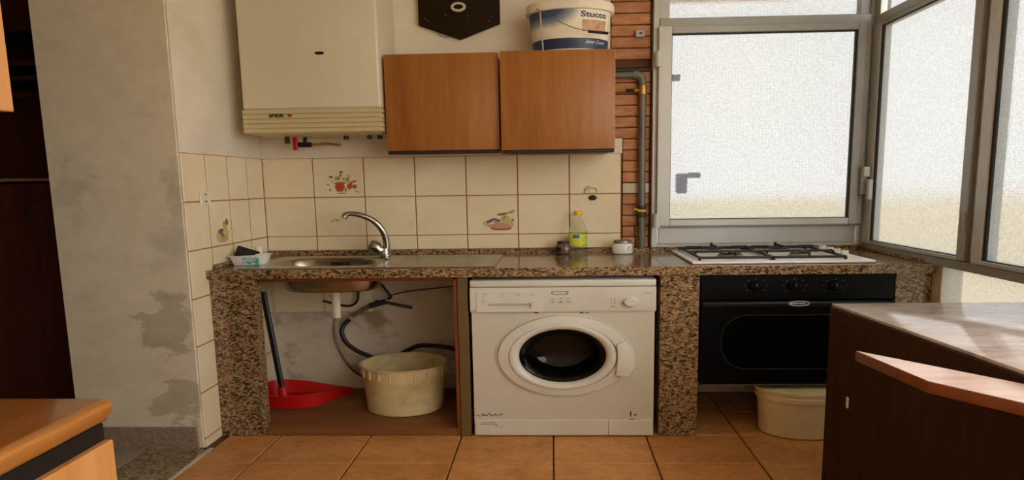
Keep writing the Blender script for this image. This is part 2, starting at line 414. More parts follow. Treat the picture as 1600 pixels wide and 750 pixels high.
for i in range(6):
    for j in range(-4, 2):
        x = -2.12-.005 - .25 - i*.496; y = -.99 + j*.406
        if y > -.79 and x > PL-.2: continue
        piece('stone_tile', hm, (x, y, -.0125), floor)
bm = BM(); box(bm, -2.118, -1.80, -2.6, -.79, -.012, .004, bev=.003); t = struct('threshold_slab', bm, MT['threshold'], floor)
# chipped cement joint between the threshold and the kitchen tiles
bm = BM()
for k in range(26):
    y = -2.6 + k*.07; w = random.uniform(.012, .03)
    box(bm, -1.80, -1.80+w, y, y+.0695, -.012, .003)
struct('cement_joint', bm, MT['cement'], floor)
bm = BM(); box(bm, -5.2, XR+.15, -5.6, 1.6, ZCEIL, ZCEIL+.1); struct('ceiling', bm, MT['plaster'])

# back wall: plaster, tiles, bricks, opening for the window
WX0, WZ0 = .612, .945
bm = BM()
box(bm, PL, .36, .004, .2, 1.5245, ZCEIL)             # plaster above the tiles
box(bm, .36, .434, .004, .2, 1.5245, 1.615)
wall_back = struct('wall_back', bm, MT['plaster'])
bm = BM(); box(bm, XL-.02, .43, .006, .2, ZC, 1.5245); struct('tile_bed', bm, MT['grout'], wall_back)
bm = BM(); box(bm, XL-.02, XR+.12, .008, .2, 0, ZC); box(bm, WX0, XR+.12, .002, .2, ZC, WZ0); struct('lower_render', bm, MT['render'], wall_back)
bm = BM(); box(bm, .36, WX0, .03, .2, ZC, ZCEIL); struct('mortar_bed', bm, MT['mortar'], wall_back)
def wall_tile(w, h, plane='y'):
    bm = BM()
    if plane == 'y': box(bm, -w/2, w/2, -.004, .004, -h/2, h/2, bev=.0022)
    else: box(bm, -.004, .004, -w/2, w/2, -h/2, h/2, bev=.0022)
    me = bpy.data.meshes.new('tile'); bm.to_mesh(me); bm.free(); me.materials.append(MT['tile']); return me
full = wall_tile(TW-.0075, TH-.0055)
zs = [ZT, ZT-TH, ZT-2*TH, .943]
back_tiles = {}
short = wall_tile(TW-.0075, zs[2]-zs[3]-.004)
for c in range(7):
    for r in range(3):
        me = full if r < 2 else short
        back_tiles[c, r] = piece('tile', me, (XL + (c+.5)*TW, .004, (zs[r]+zs[r+1])/2), wall_back)
low_a = wall_tile(TW-.0075, TH-.0055); low_b = wall_tile(TW-.0075, .918-.788-.004)
for c in range(2):
    piece('tile', low_a, (XL+.02 + (c+.5)*TW, .006, .788-TH/2), wall_back)
    piece('tile', low_b, (XL+.02 + (c+.5)*TW, .006, (.788+.918)/2), wall_back)
# bricks
z = .945; k = 0
while z < ZCEIL-.06:
    x0 = .438 if z < 1.5 else .366
    if 1.44 < z < 1.61: x0 = .438
    mat = MT['brick']
    py = None
    if 1.275 < z < 1.34: mat = MT['cement']
    if 1.995 < z < 2.06:
        z += .067; continue                           # missing course above the pipe
    bm = BM()
    if z < 1.13:                                       # lower courses are laid in short pieces
        xm = x0 + random.uniform(.06, .1)
        box(bm, x0, xm-.004, .008+random.uniform(0, .006), .05, z, z+.061, bev=.004); obj('brick', bm, mat, wall_back)
        bm = BM(); box(bm, xm+.003, WX0-.012, .008+random.uniform(0, .006), .05, z, z+.061, bev=.004)
    else: box(bm, x0, WX0-.01, .006+random.uniform(0, .008), .05, z, z+.0615, bev=.004)
    obj('brick', bm, mat, wall_back); z += .067; k += 1

# left: wall end with tiles on the kitchen side
bm = BM(); box(bm, PL, XL-.006, -.783, .0, 0, ZCEIL, bev=.006)
wall_left = struct('wall_left', bm, MT['damp'])
bm = BM(); box(bm, XL-.006, XL-.0015, -.780, 0, 1.5245, ZCEIL); struct('plaster_skin', bm, MT['plaster'], wall_left)
bm = BM(); box(bm, XL-.006, XL+.0008, -.778, -.0005, 0, 1.5245); struct('tile_bed', bm, MT['grout'], wall_left)
yb = [0, -.186, -.386, -.586, -.783]
zl = [ZT - TH*k for k in range(7)] + [0]
left_tiles = {}
for r in range(7):
    for c in range(4):
        ya, yc = yb[c], yb[c+1]
        left_tiles[c, r] = piece('tile', wall_tile(ya-yc-.0055, zl[r]-zl[r+1]-.0055, 'x'), (XL-.002, (ya+yc)/2, (zl[r]+zl[r+1])/2), wall_left)
bm = BM(); box(bm, PL, XL-.03, -.797, -.783, 0, .12, bev=.002); struct('baseboard_left', bm, MT['skirting'])
# hall beyond: walls around it, and the partition that carries the wooden units
bm = BM(); box(bm, -5.2, PL, 1.5, 1.6, 0, ZCEIL); struct('wall_hall_back', bm, MT['plaster'])
bm = BM(); box(bm, -5.3, -5.2, -5.6, 1.6, 0, ZCEIL); struct('wall_hall_left', bm, MT['plaster'])
bm = BM(); box(bm, PL, PL+.12, 0.2, 1.5, 0, ZCEIL); struct('wall_hall_right', bm, MT['plaster'])
bm = BM(); box(bm, -2.1, -1.98, -5.6, -2.36, 0, ZCEIL); struct('wall_partition', bm, MT['plaster'])
# plain rear wall behind the camera, and the right wall under its windows and the added opening
bm = BM(); box(bm, -5.2, XR+.12, -5.6, -5.5, 0, ZCEIL); struct('wall_rear', bm, MT['plaster'])
bm = BM(); box(bm, XR+.005, XR+.12, -.70, .2, 0, .91); box(bm, XR+.005, XR+.12, -5.6, -2.9, 0, .91); box(bm, XR+.005, XR+.12, -2.9, -.70, 0, .3)
wall_right = struct('wall_right', bm, MT['render'])
# ground outside
bm = BM(); box(bm, -150, 150, -150, 150, -3.2, -3.1); g = struct('ground_outside', bm, MT['ext_ground'])

# ------------------------------------------------------------------ windows
def frame_box(parent, x0, x1, y0, y1, z0, z1, name='frame_bar', mat=None, bev=.003):
    bm = BM(); box(bm, x0, x1, y0, y1, z0, z1, bev=bev); return obj(name, bm, mat or MT['alu'], parent)
win1 = bpy.data.objects.new('window_1', None); COL.objects.link(win1); place(win1, ((WX0+XR)/2, 0, WZ0), kind='structure')
ZR0, ZR1 = 2.252, 2.302
frame_box(win1, WX0, WX0+.036, -.03, .06, WZ0, ZCEIL, 'jamb', MT['alu_light'])
frame_box(win1, 1.872, XR+.0, -.03, .06, WZ0, ZCEIL, 'jamb')
frame_box(win1, WX0+.036, 1.872, -.03, .06, WZ0, WZ0+.018, 'bottom_rail', MT['alu_light'])
frame_box(win1, WX0+.046, 1.862, -.005, .04, WZ0+.018, 1.066, 'bottom_panel', MT['alu_light'])
frame_box(win1, WX0+.036, 1.872, -.035, .06, 1.066, 1.078, 'mid_rail', MT['alu'])
frame_box(win1, WX0+.036, 1.872, -.04, .06, ZR0, ZR1, 'transom', MT['alu'])
frame_box(win1, WX0+.036, WX0+.095, -.02, .03, ZR1, ZCEIL, 'fanlight_stile', MT['alu_light'])
frame_box(win1, 1.815, 1.872, -.02, .03, ZR1, ZCEIL, 'fanlight_stile')
bm = BM(); vs = [bm.verts.new(p) for p in ((WX0+.09, .01, ZR1-.005), (1.82, .01, ZR1-.005), (1.82, .01, ZCEIL), (WX0+.09, .01, ZCEIL))]; bm.faces.new(vs)
obj('pane', bm, MT['frost'], win1)
# opening sash
sx0, sx1, sz0, sz1, gx0, gx1, gz0, gz1 = WX0+.026, 1.874, 1.078, ZR0, .716, 1.790, 1.117, 2.210
sash = frame_box(win1, sx0, gx0, -.062, -.015, sz0, sz1, 'sash', MT['alu_light'])
frame_box(sash, gx1, 1.838, -.062, -.015, sz0, sz1, 'stile')
frame_box(sash, 1.840, sx1, -.05, -.015, sz0, sz1, 'stile')
frame_box(sash, gx0, gx1, -.062, -.015, sz0, gz0, 'rail', MT['alu_light'])
frame_box(sash, gx0, gx1, -.062, -.015, gz1, sz1, 'rail')
bm = BM()
for a in ((gx0, gx0+.004, gz0, gz1), (gx1-.008, gx1, gz0, gz1), (gx0, gx1, gz0, gz0+.004), (gx0, gx1, gz1-.006, gz1)):
    box(bm, a[0], a[1], -.05, -.03, a[2], a[3])
obj('gasket', bm, MT['gasket'], sash)
bm = BM(); vs = [bm.verts.new(p) for p in ((gx0, -.035, gz0), (gx1, -.035, gz0), (gx1, -.035, gz1), (gx0, -.035, gz1))]; bm.faces.new(vs)
obj('pane', bm, MT['frost'], sash)
for (za, zb) in ((2.02, 2.11), (1.07, 1.155)):
    bm = BM(); xh = WX0+.024; tube(bm, [(xh, -.072, za), (xh, -.072, zb)], .013, 12, S)
    obj('hinge', bm, MT['alu_light'], win1)
hb = frame_box(sash, 1.838, 1.878, -.085, -.06, 1.255, 1.42, 'handle_base', MT['alu'])
frame_box(sash, 1.842, 1.880, -.105, -.085, 1.36, 1.42, 'handle_boss', MT['alu_light'])
frame_box(sash, 1.862, 1.892, -.125, -.098, 1.225, 1.345, 'handle_lever', MT['alu_light'], .005)

win2 = bpy.data.objects.new('window_2', None); COL.objects.link(win2); place(win2, (XR, -2.6, .91), kind='structure')
X0 = XR-.03
frame_box(win2, X0, XR+.06, -5.5, -.0, .918, .962, 'sill_rail', MT['alu'])
frame_box(win2, X0-.005, XR+.06, -5.5, -.045, 2.236, 2.285, 'transom', MT['alu'])
frame_box(win2, X0, XR+.05, -.03, .0, .962, ZCEIL, 'corner_post', MT['alu'])
for ya, yb_ in ((-.70, -1.78), (-1.82, -2.9)):
    bm = BM(); vs = [bm.verts.new(p) for p in ((XR+.012, ya, .3), (XR+.012, yb_, .3), (XR+.012, yb_, .92), (XR+.012, ya, .92))]; bm.faces.new(vs); obj('lower_pane', bm, MT['frost'], win2)
frame_box(win2, X0+.02, XR+.06, -1.82, -1.78, .3, .918, 'lower_mullion')
def sash_y(ya, yb, stile_l, stile_r, dark_r=False):
    """casement along the right wall between ya (far) and yb (near)"""
    s = frame_box(win2, X0-.01, XR+.03, ya-stile_l, ya, .962, 2.236, 'sash', MT['alu_light'])
    frame_box(s, X0-.01, XR+.03, yb, yb+stile_r, .962, 2.236, 'stile', MT['alu'])
    frame_box(s, X0-.01, XR+.03, yb+stile_r, ya-stile_l, .962, .982, 'rail', MT['alu_light'])
    frame_box(s, X0-.01, XR+.03, yb+stile_r, ya-stile_l, 2.215, 2.236, 'rail')
    a, b, z0, z1 = ya-stile_l, yb+stile_r, .982, 2.215
    bm = BM()
    for q in ((a-.016, a, z0, z1), (b, b+.008, z0, z1), (b, a, z0, z0+.004), (b, a, z1-.005, z1)): box(bm, X0-.002, X0+.008, q[0], q[1], q[2], q[3])
    obj('gasket', bm, MT['gasket'], s)
    bm = BM(); vs = [bm.verts.new(p) for p in ((X0+.02, a, z0), (X0+.02, b, z0), (X0+.02, b, z1), (X0+.02, a, z1))]; bm.faces.new(vs)
    obj('pane', bm, MT['frost'], s)
    bm = BM(); vs = [bm.verts.new(p) for p in ((X0+.02, a, 2.285), (X0+.02, b, 2.285), (X0+.02, b, ZCEIL), (X0+.02, a, ZCEIL))]; bm.faces.new(vs)
    obj('pane', bm, MT['frost'], s)
    frame_box(s, X0, XR+.04, ya-.05, ya, 2.285, ZCEIL, 'fanlight_stile', MT['alu'])
    return s
sash_y(-.03, -.895, .085, .05, True)
frame_box(win2, X0+.01, XR+.06, -.935, -.897, .962, 2.236, 'mullion', MT['alu'])
sash_y(-.937, -1.85, .06, .06)
frame_box(win2, X0, XR+.06, -1.90, -1.852, .962, ZCEIL, 'mullion')  # run from here to the rear wall is an added unglazed opening for daylight
for za, zb in ((1.10, 1.19), (2.12, 2.2)):
    bm = BM(); tube(bm, [(X0-.022, -.893, za), (X0-.022, -.893, zb)], .013, 10, 1.3); obj('hinge', bm, MT['alu'], win2)
frame_box(win2, X0, XR+.06, -5.5, -5.45, .962, ZCEIL, 'mullion')

# ------------------------------------------------------------------ things hung on the wall
# boiler
bx0, bx1, by = -1.716, -.942, -.36
boil = thing('wall_boiler', ((bx0+bx1)/2, -.18, 1.645), 'cream wall boiler with a ribbed band along its bottom edge', 'boiler')
bm = BM(); box(bm, bx0, bx1, by, -.001, 1.778, 2.62, bev=.012, seg=3); case = obj('casing', bm, MT['boiler'], boil)
bm = BM()
for k in range(5):
    z0 = 1.648+k*.0258; box(bm, bx0-.003, bx1+.003, by-.004, -.03, z0, z0+.0235, bev=.003)
box(bm, bx0+.004, bx1-.004, by+.004, -.03, 1.65, 1.778)
band = obj('ribbed_band', bm, MT['boiler_band'], boil)
p = at(499, 83, by)
bm = BM(); prism(bm, [(p.x+.018*math.cos(a)+(.008 if math.cos(a) > 0 else -.008), p.z+.008*math.sin(a)) for a in [k*math.pi/8 for k in range(16)]], 'y', by-.002, by+.004)
obj('sight_slot', bm, MT['black'], case)
def flat_text(body, px, py, Y, h, mat, name, parent, width=S, bold=0):
    p = at(px, py, Y); bm = text_bm(body, h, bold, width)
    for v in bm.verts: v.co = Vector((p.x+v.co.x, Y, p.z+v.co.y-h*.35))
    return obj(name, bm, mat, parent)
flat_text('iFER', 432, 181, by-.006, .024, MT['black'], 'logo', band, 2.0, .0008)
p = at(452, 181, by); bm = BM(); box(bm, p.x-.006, p.x+.016, by-.0065, by-.004, p.z-.006, p.z+.008); obj('logo_mark', bm, MT['red'], band)
bm = BM(); box(bm, bx0+.02, bx1-.02, by+.03, -.02, 1.642, 1.65); obj('bottom_plate', bm, MT['boiler_band'], boil)
p = at(462, 226, -.14)
bm = BM(); box(bm, p.x-.014, p.x+.012, -.152, -.135, 1.565, 1.648, bev=.003); lv = obj('valve_lever', bm, MT['red'], boil)
bm = BM(); tube(bm, [(p.x+.01, -.13, 1.598), (p.x+.09, -.12, 1.598)], .015, 12, 1.2); tube(bm, [(p.x+.05, -.125, 1.6), (p.x+.055, -.125, 1.65)], .012, 10); obj('valve_body', bm, MT['black'], boil)
bm = BM(); tube(bm, [(p.x+.09, -.12, 1.598), (p.x+.17, -.1, 1.604), (p.x+.215, -.02, 1.602), (p.x+.215, .0, 1.602)], .008, 10); obj('gas_pipe', bm, MT['brass'], boil)
for q in (-1.55, -1.2, -1.06, -1.0):
    bm = BM(); tube(bm, [(q, -.2, 1.60 if q < -1.5 else 1.618), (q, -.2, 1.64)], .011, 10, 1.4); obj('pipe_stub', bm, MT['rust'], boil)

# wall cabinets
def wall_cabinet(x0, x1, yf, z0, z1, wmat, label):
    c = thing('wall_cabinet', ((x0+x1)/2, -.16, z0), label, 'cabinet', None)
    bm = BM(); box(bm, x0+.006, x1-.006, -.285, -.001, z0+.012, z1, bev=.002); obj('body', bm, MT['cab_wood'], c)
    bm = BM(); box(bm, x0, x1, yf, -.288, z0+.018, z1, bev=.004, seg=2); d = obj('door', bm, wmat, c)
    bm = BM(); box(bm, x0+.002, x1-.002, yf+.002, -.288, z0, z0+.017, bev=.003); obj('bottom_edge', bm, MT['dark_edge'], d)
    for x in (x0-.0005, x1-.0035):
        bm = BM(); box(bm, x, x+.004, yf+.003, -.29, z0+.02, z1-.002); obj('edge_strip', bm, MT['cab_edge'], d)
    return c
wall_cabinet(-.925, -.290, -.318, 1.522, 2.068, MT['cab_wood'], 'brown veneered wall cabinet next to the boiler')
wall_cabinet(-.276, .350, -.358, 1.514, 2.064, MT['cab_wood'], 'brown veneered wall cabinet with a bucket on top')

# hexagonal plaque
L_, B_, R_ = at(654, 38, -.03), at(719, 61, -.03), at(781, 37, -.03)
zm = (L_.z+R_.z)/2; half = zm - B_.z
poly = [(L_.x, zm), (B_.x, B_.z), (R_.x, zm), (R_.x, zm+.32), (B_.x, zm+.32+half), (L_.x, zm+.32)]
pq = thing('wall_plaque', (B_.x, -.015, B_.z), 'dark hexagonal wooden plaque with an ivory ring on plaster wall', 'plaque')
bm = BM(); prism(bm, poly, 'y', -.03, -.0005, bev=.003); obj('board', bm, MT['plaque'], pq)
p = at(716, 11, -.034)
bm = BM(); tube(bm, [(p.x+.026*S*.9*math.cos(a), -.036, p.z+.021*math.sin(a)) for a in [k*2*math.pi/28 for k in range(28)]], .0075, 8, 1.2, loop=True); obj('ring', bm, MT['ivory'], pq)
for a, b in ((664, 29), (668, 33), (696, 23), (731, 25), (764, 33), (768, 26)):
    q = at(a, b, -.031); bm = BM(); lathey(bm, [(.0035, -.0295), (.0035, -.034), (.002, -.0355)], q.x, q.z, 10); obj('screw', bm, MT['iron_pipe'], pq)
q = [at(a, b, -.006) for a, b in ((682, 47), (684, 52), (690, 57), (697, 58), (704, 56))]
bm = BM(); tube(bm, spline(q, 4), .0016, 6); obj('hanging_wire', bm, MT['handle'], pq)

# bucket of stucco on the paler cabinet
sb = thing('stucco_bucket', (.113, -.165, 2.068), 'white lidded stucco bucket with blue label on top of cabinet', 'bucket')
cxb, cyb = .113, -.165
bm = BM(); lathe(bm, [(.118, 0), (.131, .012), (.1445, .236), (.145, .240)], cxb, cyb, 48, S, z0=2.068); body = obj('body', bm, MT['lid_white'], sb)
bm = BM(); lathe(bm, [(.152, .222), (.157, .226), (.158, .262), (.154, .272), (.140, .274), (.136, .268)], cxb, cyb, 48, S, z0=2.068); obj('lid', bm, MT['lid_white'], sb)
def rad(z): return .131 + (.142-.131)*(z-.012)/.183
def band_mesh(a0, a1, z0, z1, off=.0012, nz=3, n=24):
    bm = BM(); G = []
    for i in range(n+1):
        a = math.radians(a0 + (a1-a0)*i/n); row = []
        for k in range(nz+1):
            z = z0 + (z1-z0)*k/nz; r = rad(z)+off
            row.append(bm.verts.new((cxb+S*r*math.cos(a), cyb+r*math.sin(a), 2.068+z)))
        G.append(row)
    for i in range(n):
        for k in range(nz): bm.faces.new((G[i][k], G[i+1][k], G[i+1][k+1], G[i][k+1]))
    return bm
obj('label', band_mesh(180, 352, .090, .224), MT['stucco_label'], body)
obj('blue_band', band_mesh(180, 352, .016, .072), MT['blue'], body)
obj('label_seam', band_mesh(222.5, 225.5, .016, .222, .002, 3, 2), MT['seam'], body)
obj('label_picture', band_mesh(286, 330, .106, .168, .002), MT['orange_pic'], body)
def wrap_text(body_txt, a_mid, z, h, mat, name, shear=0, bold=.0008, width=1.0):
    bm = text_bm(body_txt, h, bold)
    for v in bm.verts:
        x = v.co.x*width + shear*v.co.y
        zz = z + v.co.y; r = rad(zz)+.0028
        a = math.radians(a_mid) + x/(r*1.25)
        v.co = Vector((cxb+S*r*math.cos(a), cyb+r*math.sin(a), 2.068+zz))
    return obj(name, bm, mat, body)
wrap_text('Stucco', 306, .182, .042, MT['blue'], 'lettering', 0, .0012, 1.25)
wrap_text('Ideal Court', 310, .044, .026, MT['lid_white'], 'lettering', .3, 0, .9)
pl = [at(838, 11, -.33), at(862, 27, -.335), at(890, 41, -.34), at(920, 49, -.342)]
bm = BM(); tube(bm, spline([(pl[0].x, -.30, pl[0].z), pl[1], pl[2], pl[3]], 5), .0022, 6)
e = [at(948, 52, -.335), at(955, 47, -.31), at(959, 40, -.22)]; tube(bm, spline([pl[3], e[0], e[1], e[2]], 5), .0018, 6)
hw = obj('wire_handle', bm, MT['iron_pipe'], sb)
bm = BM(); tube(bm, [at(919, 49, -.342), at(950, 52, -.338)], .0075, 10); obj('grip', bm, MT['handle'], hw)

# gas pipe on the bricks
gp = thing('gas_pipe', (.55, -.03, .945), 'grey iron gas pipe running down the bare brick strip', 'pipe')
pz = 1.985
bm = BM(); tube(bm, [(.37, -.02, pz), (.50, -.02, pz)], .020, 12); obj('horizontal_run', bm, MT['iron_pipe'], gp)
bm = BM(); tube(bm, [(.36, .015, pz+.035), (.60, .015, pz+.035)], .016, 12); obj('rear_run', bm, MT['dark_pipe'], gp)
bm = BM(); tube(bm, spline([(.495, -.02, pz), (.525, -.02, pz-.002), (.546, -.02, pz-.02), (.55, -.02, pz-.055)], 5), .026, 14); obj('elbow', bm, MT['iron_pipe'], gp)
bm = BM(); tube(bm, [(.551, -.02, pz-.05), (.553, -.02, 1.2), (.555, -.02, .946)], .019, 14, 1.15); obj('vertical_run', bm, MT['iron_pipe'], gp)
bm = BM(); tube(bm, [(.551, -.02, pz-.065), (.552, -.02, pz-.115)], .024, 14, 1.15); tube(bm, [(.55, -.02, pz-.09), (.5, -.02, pz-.09)], .012, 10); obj('tee', bm, MT['brass'], gp)
bm = BM(); tube(bm, [(.505, -.02, pz-.09), (.45, -.02, pz-.09)], .011, 10); obj('valve_stem', bm, MT['black'], gp)
bm = BM(); tube(bm, [(.45, -.02, pz-.09), (.37, -.02, pz-.09)], .009, 10); obj('brass_tail', bm, MT['brass'], gp)
bm = BM(); box(bm, .525, .575, -.05, -.036, 1.165, 1.18, bev=.004); box(bm, .50, .53, -.048, -.038, 1.176, 1.186, bev=.003); obj('yellow_tap', bm, MT['yellow'], gp)
bm = BM(); tube(bm, [(.553, -.02, 1.13), (.553, -.02, 1.205)], .025, 14, 1.1); obj('valve_body', bm, MT['dark_pipe'], gp)
q = at(1000, 53, -.0); bm = BM(); box(bm, q.x-.028, q.x+.028, -.018, .006, q.z-.022, q.z+.022, bev=.003); jb = obj('junction_box', bm, MT['alu'], None, 'small grey junction box on the bricks beside window frame', 'junction box')
bm = BM(); lathey(bm, [(.006, -.017), (.006, -.021)], q.x+.002, q.z, 12); obj('screw', bm, MT['black'], jb)

# socket on the side tiles
q0 = CAM + ray(318, 310)*((XL-CAM.x)/ray(318, 310).x)
sk = thing('wall_switch', (XL+.002, q0.y, q0.z-.03), 'small ivory wall switch on the side wall tiles', 'switch')
bm = BM(); box(bm, XL+.0025, XL+.014, q0.y-.042, q0.y+.042, q0.z-.036, q0.z+.036, bev=.003); pt = obj('plate', bm, MT['socket'], sk)
for dz in (-.016, .02):
    bm = BM(); box(bm, XL+.0135, XL+.016, q0.y-.012, q0.y+.008, q0.z+dz-.004, q0.z+dz+.004); obj('slot', bm, MT['print'], pt)

# hook and plug on the tiles above the bottle
q = at(925, 297, -.006)
hk = thing('wall_hook', (q.x, -.004, q.z-.03), 'cream stick-on hook above the yellow capped bottle', 'hook')
bm = BM(); tube(bm, spline([at(916, 302, -.008), at(916, 296, -.02), at(922, 292, -.028), at(931, 293, -.02), at(934, 299, -.006)], 5), .006, 8); box(bm, q.x-.02, q.x+.035, -.008, -.0005, q.z-.016, q.z+.012, bev=.003); obj('clip', bm, MT['socket'], hk)
q = at(926, 309, -.006); bm = BM(); lathey(bm, [(.014, -.0005), (.016, -.008), (.010, -.018), (.004, -.02)], q.x, q.z, 20); obj('dark_plug', bm, MT['dark_edge'], hk)

# ------------------------------------------------------------------ tile prints
def blob(bm, px, py, rx, ry, Y, mi, rot=0, n=10):
    c = at(px, py, Y); k = 3.52/FPX; vs = []
    for i in range(n):
        a = 2*math.pi*i/n; u = rx*math.cos(a); w = ry*math.sin(a)
        u2, w2 = u*math.cos(rot)-w*math.sin(rot), u*math.sin(rot)+w*math.cos(rot)
        vs.append(bm.verts.new((c.x+u2*k, Y, c.z+w2*k)))
    f = bm.faces.new(vs); f.material_index = mi
PR = [MT['printred'], MT['printorange'], MT['green_dark'], MT['green'], MT['printpink'], MT['printplum'], MT['printyellow']]
PY = -.0009
bm = BM()
for i, (a, b, rx, ry, mi, rt) in enumerate([(531, 292, 8, 6.5, 0, 0), (531, 286.5, 9.5, 2.2, 1, 0), (531, 298, 6.5, 1.6, 1, 0), (546, 292, 4.5, 4, 1, .3), (554, 291.5, 4, 3.5, 1, 0), (547, 288, 4, 2, 0, 0),
    (517, 276.5, 3.5, 2, 2, 0), (526, 279, 4.5, 3, 3, .4), (533, 269, 3, 2, 2, -.3), (532, 274, 1.6, 3, 2, 0), (529, 279, 2, 3, 2, .2), (543, 279, 3, 1.6, 2, .5), (543, 283, 4, 2.4, 3, .2), (537, 280, 2, 3, 3, 0), (545, 275, 3.5, 1.3, 4, -.4),
    (552, 284, 6, 1.5, 1, .25), (519, 284, 3, 1.2, 4, -.5), (513, 289, 2.5, 1, 2, -.6), (516, 297, 1.4, 2.4, 2, 0), (558, 299, 5, 1, 3, -.35), (540, 297, 1.6, 3, 2, .2), (535, 302, 9, .7, 2, 0)]):
    blob(bm, a, b, rx, ry, PY-.00006*i, mi, rt)
obj('flower_print', bm, PR, back_tiles[1, 0])
bm = BM()
for i, (a, b, rx, ry, mi, rt) in enumerate([(783, 353, 20, 5.5, 4, .04), (783, 357, 17, 3, 1, 0), (784, 355, 13, 2, 4, 0), (760, 350, 6, 4, 6, -.5), (765, 346, 5.5, 2.4, 5, .2), (771, 343, 6, 2, 5, .15), (778, 345, 4, 2.6, 5, 0), (774, 347, 3, 2, 4, 0),
    (789, 342, 8, 6, 6, .2), (793, 347, 8, 4, 6, 0), (799, 349, 4, 4.5, 6, .3), (785, 334.5, 9, 1.8, 2, .15), (799, 331, 6, 2, 3, .35), (788, 340, 1, 5, 2, -.6), (801, 344, 2.2, 2, 2, 0)]):
    blob(bm, a, b, rx, ry, PY-.00006*i, mi, rt)
obj('fruit_print', bm, PR, back_tiles[4, 1])
bm = BM()
for i, (a, b, rx, ry, mi) in enumerate([(520, 346, 3, .8, 2), (527, 344, 4, .9, 2), (523, 343, 2, .6, 3)]): blob(bm, a, b, rx, ry, PY-.00006*i, mi)
obj('worn_print', bm, PR, back_tiles[1, 1], kind='stuff')
def side_pt(px, py):
    d = ray(px, py); return CAM + d*((XL+.003-CAM.x)/d.x)
bm = BM()
for i, (a, b, ry_, rz, mi) in enumerate([(348, 369, .058, .022, 4), (349, 374, .05, .016, 4), (342, 370, .022, .03, 6), (346, 361.5, .03, .016, 5), (350, 366, .03, .012, 5), (353, 363, .03, .02, 6), (350, 351, .012, .02, 3), (354, 347, .015, .02, 2), (352, 356, .02, .02, 6)]):
    c = side_pt(a, b); bm_v = [bm.verts.new((XL+.0027+.00006*i, c.y+ry_*math.cos(t*math.pi/5), c.z+rz*math.sin(t*math.pi/5))) for t in range(10)]
    f = bm.faces.new(bm_v); f.material_index = mi
obj('fruit_print', bm, PR, left_tiles[2, 1])

# ------------------------------------------------------------------ granite counter
XS = .575
wt = thing('granite_worktop', (-.6, -.33, .873), 'brown speckled granite worktop holding the steel sink', 'worktop')
hx0, hx1, hy0, hy1 = -1.60, -.36, -.60, -.14
bm = BM()
box(bm, XL+.002, hx0, -.66, -.022, .873, ZC); box(bm, hx1, XS, -.66, -.022, .873, ZC); box(bm, hx0, hx1, -.66, hy0, .873, ZC); box(bm, hx0, hx1, hy1, -.022, .873, ZC)
obj('slab', bm, MT['granite'], wt)
bm = BM(); box(bm, XL+.024, XS+.03, -.0215, -.0005, .873, .943, bev=.002); obj('upstand', bm, MT['granite'], wt)
bm = BM(); box(bm, XL+.002, XL+.023, -.60, -.022, ZC+.001, .943, bev=.002); obj('side_upstand', bm, MT['granite'], wt)
wt2 = thing('granite_worktop', (1.25, -.33, .873), 'brown speckled granite worktop holding the white hob', 'worktop')
bm = BM(); box(bm, XS+.003, XR-.001, -.66, -.032, .873, ZC); obj('slab', bm, MT['granite'], wt2)
bm = BM(); box(bm, XR-.032, XR-.001, -.62, -.034, ZC+.001, .936, bev=.002); obj('side_upstand', bm, MT['granite'], wt2)
bm = BM(); box(bm, XS+.032, XR-.034, -.0315, .001, .873, .944, bev=.002); obj('upstand', bm, MT['granite'], wt2)
def support(x0, x1, z0, z1, depth, label, name='granite_pillar', mat='granite'):
    bm = BM(); box(bm, x0, x1, -.64, -.64+depth, z0, z1, bev=.003); return obj(name, bm, MT[mat], None, label, 'pillar')
support(XL+.002, -1.575, 0, .872, .07, 'wide granite pillar beside the dustpan under the sink')
support(.555, .756, 0, .872, .5, 'granite pillar between washing machine and black oven')
support(1.745, XR-.001, 0, .872, .1, 'granite pillar between oven and the tiled side wall')
bp_ = thing('divider_post', (-.48, -.35, 0), 'olive stone post with red wooden edge beside washing machine', 'post')
bm = BM(); box(bm, -.500, -.445, -.64, -.05, 0, .872, bev=.003); obj('post', bm, plain('olive_stone', (104, 84, 46), .6), bp_)
bm = BM(); box(bm, -.522, -.501, -.632, -.05, .0, .858, bev=.002); obj('wooden_edge', bm, MT['flap_edge'], bp_)
bm = BM(); box(bm, -1.573, -.523, -.632, -.02, .002, .04, bev=.003); box(bm, XL+.01, -1.573, -.56, -.02, .002, .04); obj('base_board', bm, MT['base_wood'], None, 'stained wooden base board on the floor under the sink', 'board')
bm = BM(); box(bm, -1.57, -.525, -.60, -.58, .845, .871, bev=.002); obj('front_batten', bm, MT['flap_edge'], None, 'reddish wooden batten fixed under the front of the sink worktop', 'batten')

# ------------------------------------------------------------------ sink and tap
sinkx0, sinkx1, siny0, siny1 = -1.665, -.298, -.632, -.115
def superell(u, v, p=4): return (abs(u)**p + abs(v)**p)**(1/p)
def sink_z(x, y):
    z = .0045
    e = min(x-sinkx0, sinkx1-x, y-siny0, siny1-y)
    if e < .012: return z*max(e, 0)/.012 + .0006
    u, v = (x+1.24)/.305, (y+.395)/.172
    d = superell(u, v, 3.0)
    if d < 1:
        t = min(1, (1-d)/.2); t = t*t*(3-2*t); z -= .15*t
    elif d < 1.06: z += .002*(1-(d-1)/.06)
    u, v = (x+.64)/.27, (y+.385)/.20
    d = superell(u, v, 5)
    if d < 1: z -= .006*min(1, (1-d)/.08); z += .0018*math.sin(x*0)*1
    if d < .86 and abs(math.sin((y+.385)*58)) > .8: z += .002
    return z
sk = thing('steel_sink', ((sinkx0+sinkx1)/2, -.37, ZC-.15), 'stainless steel sink with drainer set into granite worktop', 'sink')
bm = BM(); NX, NY = 190, 76; G = []
